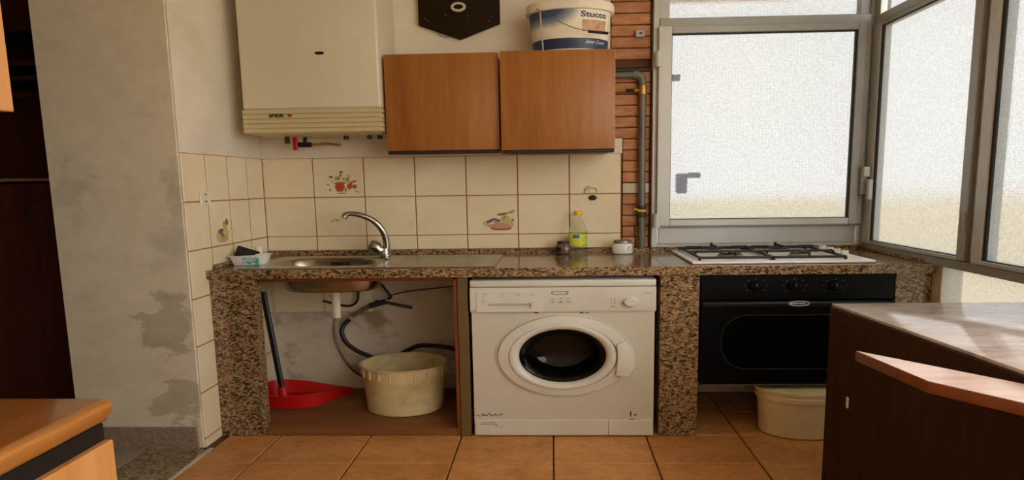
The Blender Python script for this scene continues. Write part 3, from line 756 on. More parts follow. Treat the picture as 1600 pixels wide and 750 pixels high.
for i in range(NX+1):
    x = sinkx0 + (sinkx1-sinkx0)*i/NX
    G.append([bm.verts.new((x, siny0+(siny1-siny0)*j/NY, ZC+.001+sink_z(x, siny0+(siny1-siny0)*j/NY))) for j in range(NY+1)])
for i in range(NX):
    for j in range(NY): bm.faces.new((G[i][j], G[i+1][j], G[i+1][j+1], G[i][j+1]))
so = obj('basin_and_drainer', bm, MT['steel'], sk, sharp=60)
mod = so.modifiers.new('thickness', 'SOLIDIFY'); mod.thickness = .0015; mod.offset = -1
q = at(530, 411.5, -.25)
bm = BM()
for k in range(6): box(bm, q.x-.05+k*.018, q.x-.05+k*.018+.011, -.255, -.249, q.z-.010, q.z+.009)
obj('overflow_slots', bm, MT['black'], sk, kind='stuff')
bm = BM(); lathe(bm, [(.028, 0), (.028, .003), (.02, .004)], -1.24, -.395, 24, z0=ZC-.144); obj('drain', bm, MT['chrome'], sk)
# tap
tp = thing('kitchen_tap', (-1.0, -.16, ZC+.006), 'chrome mixer tap with curved spout behind the sink', 'tap')
ty = -.175
b0 = at(601, 404, ty)
bm = BM(); lathe(bm, [(.03, 0), (.03, .008), (.026, .012), (.024, .045)], b0.x, ty, 28, 1.3, z0=ZC+.0085); obj('base_ring', bm, MT['chrome'], tp)
bm = BM(); tube(bm, [(b0.x-.004, ty, ZC+.050), at(594, 391.5, ty-.004), at(588, 387, ty-.008), at(582, 383.5, ty-.012), at(577.5, 381.5, ty-.016)], [.024, .033, .036, .035, .026], 22, 1.3); obj('mixer_body', bm, MT['chrome'], tp)
path = spline([(b0.x+.005, ty+.01, ZC+.05), at(604, 385, ty+.01), at(602, 370, ty), at(594, 355, ty-.015), at(581, 343.5, ty-.03), at(564, 336.5, ty-.05), at(549, 334, ty-.06), at(541, 335.5, ty-.07), at(538, 339, ty-.075)], 6)
n = len(path)
bm = BM(); tube(bm, path, [.021-.007*min(1, i/(n*.75)) + (.004 if i > n-7 else 0) for i in range(n)], 18, 1.1); obj('spout', bm, MT['chrome'], tp)
e0, e1 = at(539, 337.5, ty-.073), at(536.5, 341.5, ty-.078); bm = BM(); tube(bm, [e0, e1], .0165, 16, 1.15); obj('spout_nozzle', bm, MT['burner'], tp)

# ------------------------------------------------------------------ things on the counter
# margarine tray with sponge
def loft(bm, polyA, polyB, mi=0):
    rings(bm, [polyA, polyB], True, False, mi)
tc = Vector((-1.69, -.44, ZC+.001))
tray = thing('plastic_tray', (tc.x, tc.y, ZC+.001), 'white plastic tub with teal print on counter end by tiles', 'tub')
rot = -.16
def tpt(u, v, z):
    c, s = math.cos(rot), math.sin(rot); return Vector((tc.x+S*(u*c)-v*s*.4, tc.y+u*s*-1.4+v, ZC+.001+z))
def oval(hx, hy, z, n=24, p=4, lift=0):
    out = []
    for k in range(n):
        a = 2*math.pi*k/n; c, s = math.cos(a), math.sin(a); r = 1/((abs(c)**p+abs(s)**p)**(1/p))
        out.append(tpt(hx*r*c, hy*r*s, z+lift*(r*c)))
    return out
bm = BM(); rings(bm, [oval(.050, .036, .0), oval(.052, .038, .002), oval(.062, .047, .050, lift=.003), oval(.066, .051, .052, lift=.003), oval(.066, .051, .056, lift=.003), oval(.061, .046, .055, lift=.003), oval(.051, .037, .004)], True, True)
tb = obj('tub', bm, MT['jar_white'], tray)
bm = BM()
F = lambda u, t: tpt(u, -(.0385+.0085*t)-.0012, .004+.045*t)
N_ = 8
for k in range(N_):
    u0 = -.014+.056*k/N_; u1 = -.014+.056*(k+1)/N_; lo = .14+.12*math.sin(k*1.7); hi = .86+.08*math.sin(k*2.3)
    bm.faces.new([bm.verts.new(p) for p in (F(u0, lo), F(u1, lo), F(u1, hi), F(u0, hi))])
obj('teal_print', bm, MT['teal'], tb)
sp_ = BM(); box(sp_, -.062, .062, -.018, .018, 0, .062, bev=.005, seg=2)
Mx = Matrix.Translation(tpt(-.018, 0, .030)) @ Matrix.Rotation(.30, 4, 'Y') @ Matrix.Rotation(-.35, 4, 'X')
bmesh.ops.transform(sp_, matrix=Mx, verts=sp_.verts); obj('scouring_sponge', sp_, MT['sponge'], None, 'black scouring sponge leaning in the white plastic tub', 'sponge')
cap = thing('white_bottle', tpt(.022, .018, .006), 'small white capped bottle standing in the plastic tub', 'bottle')
bm = BM(); q = tpt(.022, .018, 0); lathe(bm, [(.015, .006), (.015, .062), (.011, .07)], q.x, q.y, 20, S, z0=ZC); obj('body', bm, MT['pvc'], cap)
bm = BM(); lathe(bm, [(.013, .070), (.014, .073), (.012, .098), (.009, .100)], q.x, q.y, 20, S, z0=ZC); obj('cap', bm, MT['lid_white'], cap)
bm = BM(); box(bm, -.03, .03, -.014, .014, 0, .01, bev=.003)
bmesh.ops.transform(bm, matrix=Matrix.Translation(tpt(.040, -.012, .052)) @ Matrix.Rotation(-.12, 4, 'Y'), verts=bm.verts); obj('soap_bar', bm, MT['pvc'], None, 'pale soap bar lying across the rim of the white tub', 'soap')

# bottle
bp0 = atz(903, 396, ZC)
bx_, by_ = bp0.x, -.085
bt = thing('oil_bottle', (bx_, by_, ZC), 'clear plastic bottle with yellow cap and green lemon label', 'bottle')
k = 3.43/FPX
prof = [(.030, .0), (.034, .004), (.0345, .03), (.033, .034), (.0345, .04), (.0345, .115), (.033, .13), (.028, .16), (.018, .195), (.0125, .212), (.0125, .232)]
pr = [(r*1.05, z*1.05) for r, z in prof]
bm = BM(); lathe(bm, pr, bx_, by_, 32, S, z0=ZC+.0005); obj('body', bm, MT['clear'], bt)
bm = BM(); lathe(bm, [(.0372, .047), (.0372, .122)], bx_, by_, 32, S, ca=False, cb=False, z0=ZC+.0005); lb = obj('label', bm, MT['bottle_label'], bt)
bm = BM()
G = []
for i in range(9):
    a = math.radians(238+ i*5); G.append([bm.verts.new((bx_+S*.0378*math.cos(a), by_+.0378*math.sin(a), ZC+zz)) for zz in (.097, .118)])
for i in range(8): bm.faces.new((G[i][0], G[i+1][0], G[i+1][1], G[i][1]))
obj('label_patch', bm, MT['label_blue2'], lb)
bm = BM(); lathe(bm, [(.0155, .234), (.0165, .237), (.0165, .257), (.014, .261)], bx_, by_, 28, S, z0=ZC); obj('cap', bm, MT['yellow'], bt)
# dark jar, lying lid
j0 = atz(880, 396, ZC); jx, jy = j0.x, -.105
jr = thing('glass_jar', (jx, jy, ZC), 'squat brown jar with a navy lid next to bottle', 'jar')
bm = BM(); lathe(bm, [(.022, 0), (.030, .006), (.033, .025), (.030, .048), (.021, .062), (.020, .068)], jx, jy, 32, S, z0=ZC+.0005); jb_ = obj('body', bm, MT['jar_dark'], jr)
bm = BM(); lathe(bm, [(.0225, .066), (.0235, .068), (.0235, .078), (.021, .080)], jx, jy, 28, S, z0=ZC); obj('lid', bm, MT['jar_lid'], jr)
bm = BM(); G = BM(); G.free(); lathey(bm, [(.014, 0), (.014, .004), (.011, .006)], 0, 0, 20, 1.2)
bmesh.ops.transform(bm, matrix=Matrix.Translation((jx-.028, jy-.0315, ZC+.033)) @ Matrix.Rotation(math.radians(-28), 4, 'Z'), verts=bm.verts); obj('round_label', bm, MT['black'], jb_)
# white jar
j0 = atz(973, 397, ZC); jx, jy = j0.x, -.12
jr = thing('glass_jar', (jx, jy, ZC), 'squat white jar with a tin lid in front of bricks', 'jar')
bm = BM(); lathe(bm, [(.030, 0), (.037, .006), (.0405, .03), (.038, .052), (.032, .064)], jx, jy, 32, S, z0=ZC+.0005); jb_ = obj('body', bm, MT['jar_white'], jr)
bm = BM(); lathe(bm, [(.032, .066), (.0335, .068), (.0335, .082), (.031, .084)], jx, jy, 28, S, z0=ZC); obj('lid', bm, MT['tin'], jr)
bm = BM()
for s_ in ((.006, .04, .034, .026), (.012, .026, .04, .036)):
    vs = []
    for (u, w) in ((s_[0], s_[1]), (s_[2], s_[1]-.004), (s_[2]+.012, s_[3]+.006), (s_[0]+.01, s_[3]+.012)):
        a = -math.pi/2 + u/.0405; vs.append(bm.verts.new((jx+S*.0417*math.cos(a), jy+.0417*math.sin(a), ZC+w)))
    bm.faces.new(vs)
obj('label', bm, MT['print'], jb_)

# ------------------------------------------------------------------ hob
hz = ZC+.001
hob = thing('gas_hob', (1.2, -.33, hz), 'white four burner gas hob with black iron grates', 'hob')
h0, h1, hy0_, hy1_ = .726, 1.665, -.60, -.05
bm = BM(); box(bm, h0, h1, hy0_, hy1_, hz, hz+.014, bev=.007, seg=2); obj('plate', bm, MT['hob'], hob)
pz_ = hz+.0145
burn = [(.975, -.42, .046), (.955, -.19, .034), (1.345, -.42, .034), (1.33, -.19, .042)]
for x, y, r in burn:
    bm = BM(); lathe(bm, [(r*1.25, 0), (r*1.2, .004), (r, .005), (r, .014), (r*.95, .016)], x, y, 28, 1.45, z0=pz_); b = obj('burner', bm, MT['burner'], hob)
    bm = BM(); lathe(bm, [(r*.85, .0165), (r*.9, .018), (r*.85, .023), (r*.6, .025)], x, y, 28, 1.45, z0=pz_); obj('burner_cap', bm, MT['iron'], b)
for gx0_, gx1_ in ((.775, 1.150), (1.160, 1.530)):
    cxg = (gx0_+gx1_)/2
    bm = BM(); ya, yb_ = -.555, -.085; zt = pz_+.014
    P = [(gx0_, ya, zt), (gx1_, ya, zt), (gx1_, yb_, zt), (gx0_, yb_, zt)]
    for a, b in zip(P, P[1:]+P[:1]): tube(bm, [a, b], .0072, 8)
    ym = (ya+yb_)/2; tube(bm, [(gx0_, ym, zt+.004), (gx1_, ym, zt+.004)], .0072, 8)
    for p in P: tube(bm, [(p[0], p[1], pz_), (p[0], p[1], zt+.004)], .008, 8)
    gr = obj('grate', bm, MT['iron'], hob)
    zf = zt+.018
    for yy, s in ((ya, 1), (yb_, -1)):
        bm = BM(); tube(bm, spline([(cxg, yy, zt), (cxg, yy+s*.01, zf+.008), (cxg, yy+s*.03, zf), (cxg, yy+s*.12, zf)], 4), .0066, 8); obj('finger', bm, MT['iron'], gr)
    for yy in ((ya+ym)/2, (yb_+ym)/2):
        for xx, s in ((gx0_, 1), (gx1_, -1)):
            bm = BM(); tube(bm, spline([(xx, yy, zt), (xx+s*.015, yy, zf), (xx+s*.04, yy, zf), (xx+s*.10, yy, zf)], 4), .0066, 8); obj('finger', bm, MT['iron'], gr)
for k in range(4):
    y = -.15 - k*.085
    bm = BM(); lathe(bm, [(.021, 0), (.021, .004), (.017, .006), (.0155, .026), (.012, .028)], 1.600, y, 24, 1.35, z0=pz_); kb = obj('knob', bm, MT['knob_white'], hob)
    bm = BM(); box(bm, 1.597, 1.603, y-.014, y-.002, pz_+.0275, pz_+.0295); obj('pointer', bm, MT['print'], kb)

# ------------------------------------------------------------------ washing machine
wx0, wx1, wy = -.431, .531, -.644
wm = thing('washing_machine', (.05, -.35, 0), 'white front loading washing machine under granite worktop', 'washing machine')
bm = BM()
_a0, _a1, _b0, _b1, _yf = wx0+.004, wx1-.004, .012, .812, wy+.006
_hole, _rect = [], []
for k in range(72):
    a = 2*math.pi*k/72; c, s_ = math.cos(a), math.sin(a)
    _hole.append((.047+S*.146*c, _yf, .447+.146*s_))
    ex = (_a1-.047 if c > 0 else .047-_a0)/max(abs(S*c), 1e-6); ez = (_b1-.447 if s_ > 0 else .447-_b0)/max(abs(s_), 1e-6); t_ = min(ex, ez)
    _rect.append([.047+S*t_*c, _yf, .447+t_*s_])
for cx_ in (_a0, _a1):                                # nearest spokes carry the square corners
    for cz_ in (_b0, _b1):
        k = min(range(72), key=lambda q: (_rect[q][0]-cx_)**2+(_rect[q][2]-cz_)**2); _rect[k][0] = cx_; _rect[k][2] = cz_
rings(bm, [[(x, -.06, z) for x, y, z in _rect], _rect, _hole, [(x, y+.06, z) for x, y, z in _hole]], True, False)
wbody = obj('body', bm, MT['white'], wm)
bm = BM(); lathey(bm, [(.150, wy+.05), (.165, wy+.07), (.17, wy+.30), (.15, wy+.32)], .047, .447, 48, ca=False); obj('drum', bm, MT['drum'], wm)
bm = BM(); box(bm, wx0-.002, wx1+.002, wy-.004, -.05, .816, .852, bev=.008, seg=3); obj('top_lid', bm, MT['white_bright'], wm)
def wp(px, py, Y=wy-.012): return at(px, py, Y)
ga, gb = wp(761.5, 484), wp(830, 474)
gza, gzb = max(ga.z, .702), gb.z
full_p = [(wy+.01, .688), (wy-.004, .684), (wy-.012, .70), (wy-.010, .814), (wy+.01, .814)]
bm = BM(); prism(bm, full_p, 'x', wx0, ga.x); prism(bm, full_p, 'x', gb.x, wx1)
prism(bm, [(wy+.01, .688), (wy-.004, .684), (wy-.012, .70), (wy-.0119, gza), (wy+.01, gza)], 'x', ga.x, gb.x)
prism(bm, [(wy+.01, gzb), (wy-.0112, gzb), (wy-.010, .814), (wy+.01, .814)], 'x', ga.x, gb.x)
cp = obj('control_panel', bm, MT['white_bright'], wm)
a, b = wp(745, 487.5), wp(849, 456.5)
bm = BM()
for (x0, x1, z0, z1) in ((a.x, ga.x, a.z, b.z), (gb.x, b.x, a.z, b.z), (ga.x, gb.x, a.z, gza), (ga.x, gb.x, gzb, b.z)): box(bm, x0, x1, wy-.0145, wy-.0085, z0, z1)
dr = obj('detergent_drawer', bm, MT['white_bright'], wm)
bm = BM(); prism(bm, [(wy-.012, gza), (wy+.005, gza), (wy+.005, gza+.014)], 'x', ga.x, gb.x); obj('grip_scoop', bm, MT['white_bright'], dr)
bm = BM()
for (px, py, w, h) in [(758, 459.5, 7, .7), (755, 463, 7, .6), (756, 467, 3, .6), (755, 470, 4, .6), (755, 473, 3, .6), (784, 460, 7, .7), (783, 464, 4, .6), (809, 460, 7, .7), (809, 462, 3, .6), (831, 460, 5, .8), (832, 462.5, 3, .6), (831, 472.5, 7, .3)]:
    q = wp(px, py, wy-.0146); kk = .0032; box(bm, q.x-w*kk*.5, q.x+w*kk*.5, wy-.0152, wy-.0144, q.z-h*kk*.5, q.z+h*kk*.5)
obj('printed_marks', bm, MT['print'], dr, kind='stuff')
for px in (863.5, 876.5, 889.5):
    q = wp(px, 471.3); bm = BM(); box(bm, q.x-.016, q.x+.016, wy-.0155, wy-.011, q.z-.0085, q.z+.0085, bev=.003); bt_ = obj('button', bm, MT['white'], wm)
    bm = BM(); box(bm, q.x-.004, q.x+.004, wy-.0163, wy-.0154, q.z-.0035, q.z+.0035); box(bm, q.x-.009, q.x+.009, wy-.0125, wy-.0108, q.z+.015, q.z+.0185); obj('button_mark', bm, MT['print'], bt_)
a, b = wp(861.5, 460), wp(887.5, 455)
bm = BM()
for (x0, x1, z0, z1) in ((a.x, b.x, a.z, a.z+.003), (a.x, b.x, b.z-.003, b.z), (a.x, a.x+.006, a.z, b.z), (b.x-.006, b.x, a.z, b.z)): box(bm, x0, x1, wy-.0130, wy-.0110, z0, z1)
obj('display_frame', bm, MT['print'], cp)
for px, py in ((860, 467.5), (861, 471), (960, 467.5), (960.5, 471), (960.5, 474)):
    pass
bm = BM()
for px, py, w in ((960.5, 467.7, 2), (960.5, 471, 1.6), (960.5, 474, 2.4), (955, 468, 2), (955, 471, 1.5), (958, 478.5, 6)):
    q = wp(px, py); box(bm, q.x-w*.0017, q.x+w*.0017, wy-.0128, wy-.011, q.z-.0022, q.z+.0022)
q = wp(1012, 457.5); box(bm, q.x-.02, q.x+.02, wy-.0128, wy-.011, q.z-.001, q.z+.001)
obj('indicator_marks', bm, MT['print'], cp, kind='stuff')
q = wp(985, 471); bm = BM(); lathey(bm, [(.024, wy-.010), (.0245, wy-.016), (.022, wy-.034), (.0195, wy-.037)], q.x, q.z, 36); kb = obj('program_knob', bm, MT['white_bright'], wm)
bm = BM(); lathey(bm, [(.0265, wy-.0095), (.0265, wy-.0135)], q.x, q.z, 36); obj('knob_collar', bm, MT['white_bright'], kb)
# porthole door
dc, dz = .053, .447
bm = BM()
rings(bm, [[(dc+S*r*math.cos(2*math.pi*k/72), y, dz+r*math.sin(2*math.pi*k/72)) for k in range(72)] for r, y in ((.226, wy+.003), (.2245, wy+.0015), (.219, wy+.0015), (.218, wy+.003))], False, False)
obj('door_rim', bm, MT['white_bright'], wbody)
door = bpy.data.objects.new('door', None); COL.objects.link(door); place(door, (dc, wy, dz), wm)
bm = BM(); lathey(bm, [(.217, wy+.004), (.2175, wy-.006), (.214, wy-.012), (.190, wy-.017), (.176, wy-.019)], dc, dz, 72, ca=False, cb=False); obj('outer_ring', bm, MT['white_bright'], door)
bm = BM(); lathey(bm, [(.177, wy-.018), (.174, wy-.026), (.168, wy-.029), (.158, wy-.027), (.148, wy-.018), (.143, wy-.004), (.142, wy+.02)], dc-.006, dz, 72, ca=False, cb=False); obj('inner_ring', bm, MT['white_bright'], door)
bm = BM(); lathey(bm, [(.1425, wy-.002), (.136, wy+.004), (.126, wy+.014), (.112, wy+.05), (.104, wy+.085), (.094, wy+.10), (.06, wy+.112), (.012, wy+.116)], dc-.006, dz, 64, ca=False); po = obj('porthole_glass', bm, MT['bowl'], door)
md = po.modifiers.new('thickness', 'SOLIDIFY'); md.thickness = .004; md.offset = 1
hpoly = [wp(px, py, wy-.02) for px, py in ((962, 538), (975, 533), (981, 538), (988, 543), (992, 552), (992, 572), (989, 581), (980, 585), (974, 589), (960, 585), (966, 572), (967, 553))]
bm = BM(); prism(bm, [(p.x, p.z) for p in hpoly], 'y', wy-.034, wy-.006, bev=.006, seg=2); hd = obj('door_handle', bm, MT['white_bright'], door)
# kick plates and marks
bm = BM(); box(bm, wx0+.006, .286, wy-.002, wy+.02, .008, .094, bev=.003); obj('kick_plate', bm, MT['white_bright'], wm)
bm = BM(); box(bm, .289, wx1-.006, wy-.002, wy+.02, .008, .094, bev=.003); obj('filter_hatch', bm, MT['white_bright'], wm)
bm = BM(); box(bm, wx0+.02, wx1-.02, wy+.03, -.1, 0, .014); obj('feet_strip', bm, MT['black'], wm)
bm = BM()
for px, py, w in ((764, 660.5, 20), (764, 663, 28), (776, 666, 5), (783, 667.5, 3)):
    q = wp(px, py, wy-.002); box(bm, q.x-w*.0017, q.x+w*.0017, wy-.0028, wy-.0015, q.z-.0018, q.z+.0018)
obj('printed_marks', bm, MT['print'], wm, kind='stuff')
bm = BM(); rr = random.Random(3)
for k in range(16):
    q = at(742+k*2.8+rr.uniform(-1, 1), 649+rr.uniform(-2, 1.5), wy); r = rr.uniform(.002, .006); box(bm, q.x-r, q.x+r, wy+.0045, wy+.0065, q.z-r*.5, q.z+r*.6)
for px, py, w, h in ((838, 489.2, 6, 1.6), (909, 489, 6, 1.4), (918, 489, 3, 1.2), (986, 648, 2, 9), (993, 649.5, 3, 3), (988, 656.5, 9, 1.5), (804, 526, 5, 2), (803.5, 522, 1.5, 5)):
    q = at(px, py, wy-.006); kk = .0032; yy = wy+.0045 if py > 600 else (wy-.0008 if py < 500 else wy-.0135)
    box(bm, q.x-w*kk*.5, q.x+w*kk*.5, yy, yy+.003, q.z-h*kk*.5, q.z+h*kk*.5)
obj('rust_chips', bm, MT['rust'], wm, kind='stuff')

# ------------------------------------------------------------------ oven
ox0, ox1, oy = .762, 1.742, -.635
ov = thing('built_in_oven', (1.25, -.35, .279), 'black built-in oven between granite pillars under the hob', 'oven')
bm = BM(); box(bm, ox0+.02, ox1-.02, oy+.03, -.08, .285, .868, bev=.004); obj('body', bm, MT['oven'], ov)
bm = BM(); box(bm, ox0, ox1, oy, oy+.03, .738, .868, bev=.003); ocp = obj('control_panel', bm, MT['oven'], ov)
bm = BM(); box(bm, ox0+.004, ox1-.004, oy-.006, oy+.028, .287, .732, bev=.004); od = obj('door', bm, MT['oven'], ov)
bm = BM(); box(bm, ox0+.004, ox1-.004, oy-.026, oy-.004, .702, .732, bev=.008, seg=3); obj('handle_rail', bm, MT['oven_bar'], od)
bm = BM(); box(bm, ox0, ox1, oy-.002, oy+.004, .282, .286); obj('bottom_trim', bm, MT['oven_trim'], ov)
# rounded window with a thin pale outline
def rrect(x0, x1, z0, z1, rx, rz, bulge=.0, n=8):
    pts = []
    for (cx, cz, a0) in ((x1-rx, z1-rz, 0), (x0+rx, z1-rz, 90), (x0+rx, z0+rz, 180), (x1-rx, z0+rz, 270)):
        for k in range(n+1):
            a = math.radians(a0+90*k/n); pts.append((cx+rx*math.cos(a), cz+rz*math.sin(a)))
    return pts
wpts = rrect(.872, 1.632, .372, .658, .13, .125)
bm = BM(); prism(bm, wpts, 'y', oy-.0075, oy-.004); obj('window_glass', bm, MT['oven_glass'], od)
bm = BM(); tube(bm, [(x, oy-.0078, z) for x, z in wpts], .0010, 6, loop=True); obj('window_outline', bm, MT['groove'], od)
for px in (1182, 1243, 1306):
    q = at(px, 447, oy-.01); bm = BM(); lathey(bm, [(.022, oy+.001), (.022, oy-.012), (.018, oy-.016)], q.x, q.z, 28); kb = obj('control_knob', bm, MT['oven'], ov)
    bm = BM(); box(bm, q.x-.003, q.x+.006, oy-.0175, oy-.0155, q.z-.002, q.z+.014); obj('knob_pointer', bm, MT['faint'], kb)
    bm = BM()
    for t in range(7):
        a = math.radians(-40 + t*260/6)
        u, w = S*.036*math.cos(a), .036*math.sin(a)
        box(bm, q.x+u-.005, q.x+u+.005, oy-.0008, oy+.001, q.z+w-.0025, q.z+w+.0025)
    obj('dial_marks', bm, MT['faint'], ocp, kind='stuff')
q = at(1249, 474.5, oy-.028)
bm = BM(); tube(bm, [(q.x+.05*math.cos(a), oy-.0268, q.z+.0115*math.sin(a)) for a in [2*math.pi*k/32 for k in range(32)]], .003, 6, loop=True); box(bm, q.x-.046, q.x+.03, oy-.0275, oy-.0258, q.z-.002, q.z+.003); obj('oval_badge', bm, MT['alu_light'], od)

# bucket under the oven
def round_tub(name, cx, cy, z0, prof, mat, label, cat='bucket', n=48):
    t = thing(name, (cx, cy, z0), label, cat)
    bm = BM(); lathe(bm, prof, cx, cy, n, S, z0=z0); return t, obj('shell', bm, mat, t)
t, sh = round_tub('lidded_bucket', 1.335, -.555, .0, [(.128, 0), (.137, .006), (.146, .205)], MT['bucket'], 'cream lidded bucket standing on the floor under oven')
bm = BM(); lathe(bm, [(.150, .196), (.153, .199), (.154, .222), (.149, .226), (.149, .238), (.155, .241), (.155, .252), (.145, .255)], 1.335, -.555, 48, S); obj('lid', bm, MT['bucket'], t)

# ------------------------------------------------------------------ under the sink
bf = atz(636, 653, .04); cy0 = bf.y + .165
cxk = (at(563, 566, cy0).x + at(700, 566, cy0).x)/2
RXK = (at(700, 566, cy0).x - at(563, 566, cy0).x)/2
t = thing('open_bucket', (cxk, cy0, .041), 'grimy cream open bucket on base board under the sink', 'bucket')
KS = RXK/.190
bm = BM(); lathe(bm, [(.155, 0), (.162, .005), (.182, .262), (.188, .264), (.190, .274), (.184, .277), (.177, .272), (.158, .012)], cxk, cy0, 56, KS, z0=.041); obj('shell', bm, MT['bucket_dirty'], t)
bm = BM()
for k in range(22):
    a = 2*math.pi*k/22; c, s_ = math.cos(a), math.sin(a); r_ = .181
    rings(bm, [[(cxk+KS*(r_+dr_)*c - s_*w, cy0+(r_+dr_)*s_ + c*w, .041+z) for dr_, w in ((-.004, -.004), (.004, -.003), (.004, .003), (-.004, .004))] for z in (.215, .263)])
obj('rim_ribs', bm, MT['bucket_dirty'], t, kind='stuff')

# dustpan
dp = thing('dustpan', (-1.62, -.3, .041), 'red plastic dustpan with long black handle under sink', 'dustpan')
dy = -.33
def dpt(px, py, Y): return at(px, py, Y)
outl = [(-1.80, -.25, .10), (-1.785, -.32, .098), (-1.70, -.365, .085), (-1.58, -.372, .078), (-1.49, -.36, .08), (-1.42, -.32, .078), (-1.35, -.22, .055), (-1.27, -.08, .02), (-1.42, -.06, .035), (-1.58, -.08, .07), (-1.72, -.11, .09), (-1.785, -.17, .10)]
P = [Vector(p) for p in outl]; P2 = spline(P + [P[0]], 4)[:-1]
bm = BM(); c0 = Vector((-1.55, -.22, 0))
lo = [Vector((c0.x+(p.x-c0.x)*.95, c0.y+(p.y-c0.y)*.95, .042)) for p in P2]
up_ = [Vector((p.x, p.y, .042+p.z)) for p in P2]
inn = [Vector((c0.x+(p.x-c0.x)*.97, c0.y+(p.y-c0.y)*.95, .042+p.z)) for p in P2]
ib = [Vector((c0.x+(p.x-c0.x)*.90, c0.y+(p.y-c0.y)*.86, .046)) for p in P2]
rings(bm, [lo, up_, inn, ib], True, True); pan = obj('pan', bm, MT['red'], dp)
h0_, h1_ = at(442, 614, -.335), at(411, 456, -.28)
bm = BM(); tube(bm, [h0_, h1_], .0125, 14, 1.5); obj('handle', bm, MT['handle'], dp)
bm = BM(); hv = (h1_-h0_).normalized(); tube(bm, [h0_-hv*.02, h0_+hv*.035], .019, 14, 1.4); obj('handle_socket', bm, MT['red'], dp)

# drain and hoses
dx, dyy = -1.24, -.395
dn = thing('drain_pipe', (dx, -.3, .2), 'white sink drain with grey corrugated hose under basin', 'drain pipe')
def tp_(px, py, Y): return at(px, py, Y)
ztop = at(522, 459, dyy)
zb = ZC+.001-.1475
bm = BM(); lathe(bm, [(.036, -.018), (.042, -.014), (.042, -.003), (.036, -.002)], dx, dyy, 28, S, z0=zb); obj('flange', bm, MT['pvc'], dn)
q1 = at(523, 496, dyy)
bm = BM(); tube(bm, [(dx, dyy, zb-.01), (dx, dyy, q1.z+.05), (dx, dyy, q1.z)], [.0165, .0155, .014], 16, S); obj('tailpipe', bm, MT['pvc'], dn)
hp = spline([(dx, dyy, q1.z+.005), tp_(524, 512, dyy+.02), tp_(527, 530, dyy+.06), tp_(535, 550, dyy+.1), tp_(552, 572, dyy+.16), tp_(580, 590, dyy+.22), tp_(620, 598, dyy+.3)], 12)
bm = BM(); tube(bm, hp, [.0125+.002*math.sin(i*2.1) for i in range(len(hp))], 14, 1.5); obj('corrugated_hose', bm, MT['pvc_grey'], dn)
def hose(name, pts, r, mat, label, cat='hose'):
    bm = BM(); tube(bm, spline(pts, 8), r, 10, 1.25); return obj(name, bm, MT[mat], None, label, cat)
hose('rubber_hose', [tp_(547, 499, -.055), tp_(539, 506, -.07), tp_(534, 518, -.09), tp_(540, 534, -.10), tp_(556, 547, -.1), tp_(580, 558, -.09), tp_(610, 572, -.06)], .0125, 'hose', 'black rubber hose curving down behind the drain to bucket')
hose('rubber_hose', [tp_(628, 552, -.05), tp_(640, 546, -.04), tp_(655, 540, -.04), tp_(675, 540, -.04), tp_(700, 543, -.05), tp_(716, 548, -.06)], .014, 'hose', 'black hose crossing wall above bucket towards the washing machine')
hose('rubber_hose', [tp_(530, 533, -.015), tp_(533, 548, -.02), tp_(545, 570, -.02), tp_(560, 584, -.02), tp_(580, 592, -.02)], .008, 'hose', 'thin dark hose hanging down the wall left of bucket')
hose('rubber_hose', [tp_(560, 446, -.03), tp_(558, 470, -.05), tp_(545, 478, -.04), tp_(520, 474, -.03), tp_(505, 470, -.02)], .007, 'hose', 'thin dark supply hose looping behind the sink bowl')
hose('rubber_hose', [tp_(596, 444, -.03), tp_(607, 458, -.05), tp_(611, 464, -.05), tp_(606, 467, -.03)], .007, 'hose', 'thin dark supply hose dropping to the metal valve')
hose('copper_pipe', [tp_(612, 461, -.014), tp_(640, 455, -.014), tp_(712, 447, -.014)], .004, 'rust', 'thin rusty pipe along the wall under sink worktop', 'pipe')
vv = thing('angle_valve', tp_(580, 476, -.06), 'metal water valve on stained wall under the sink', 'valve')
bm = BM(); tube(bm, [tp_(552, 494, -.06), tp_(566, 484, -.06)], .010, 12, 1.2); tube(bm, [tp_(566, 484, -.06), tp_(580, 478, -.06)], .014, 12, 1.2); obj('valve_body', bm, MT['iron_pipe'], vv)
bm = BM(); tube(bm, [tp_(578, 478, -.06), tp_(602, 471, -.06)], .017, 12, 1.2); obj('valve_joint', bm, MT['dark_pipe'], vv)
bm = BM(); tube(bm, [tp_(601, 472, -.06), tp_(644, 481, -.02)], .009, 10, 1.2); obj('valve_tail', bm, MT['dark_pipe'], vv)
bm = BM(); tube(bm, [tp_(590, 474, -.06), tp_(588, 470, .008)], .008, 10); obj('wall_stub', bm, MT['dark_pipe'], vv)

# ------------------------------------------------------------------ dark cabinet with a fold-out flap
c1 = Vector((1.128, -1.248)); c2 = Vector((1.30, -2.88)); ZD = .85
dk = thing('low_cabinet', (1.5, -2.0, 0), 'dark brown low cabinet with pale veined top facing oven', 'cabinet')
poly = [(c1.x-.012, c1.y), (c2.x-.012, c2.y), (XR-.02, c2.y), (XR-.02, c1.y)]
bm = BM(); prism(bm, [(c1.x-.010, c1.y-.004), (c2.x-.010, c2.y), (XR-.03, c2.y), (XR-.03, c1.y-.004)], 'z', 0, ZD-.012, bev=.004); bo = obj('body', bm, MT['panel_brown'], dk)
bm = BM(); prism(bm, [(c1.x, c1.y), (c2.x, c2.y), (XR-.03, c2.y), (XR-.03, c1.y)], 'z', ZD-.012, ZD, bev=.002); obj('top', bm, MT['veined'], dk)
zf = .82
A = atz(1336, 548, zf); B = atz(1450, 596, zf); C = atz(1600, 630, zf); D = atz(1600, 600, zf)
def panel_x(y): return c1.x-.011 + (c2.x-c1.x)*(c1.y-y)/(c1.y-c2.y)
dBC = (C-B); ext = C + dBC*1.0
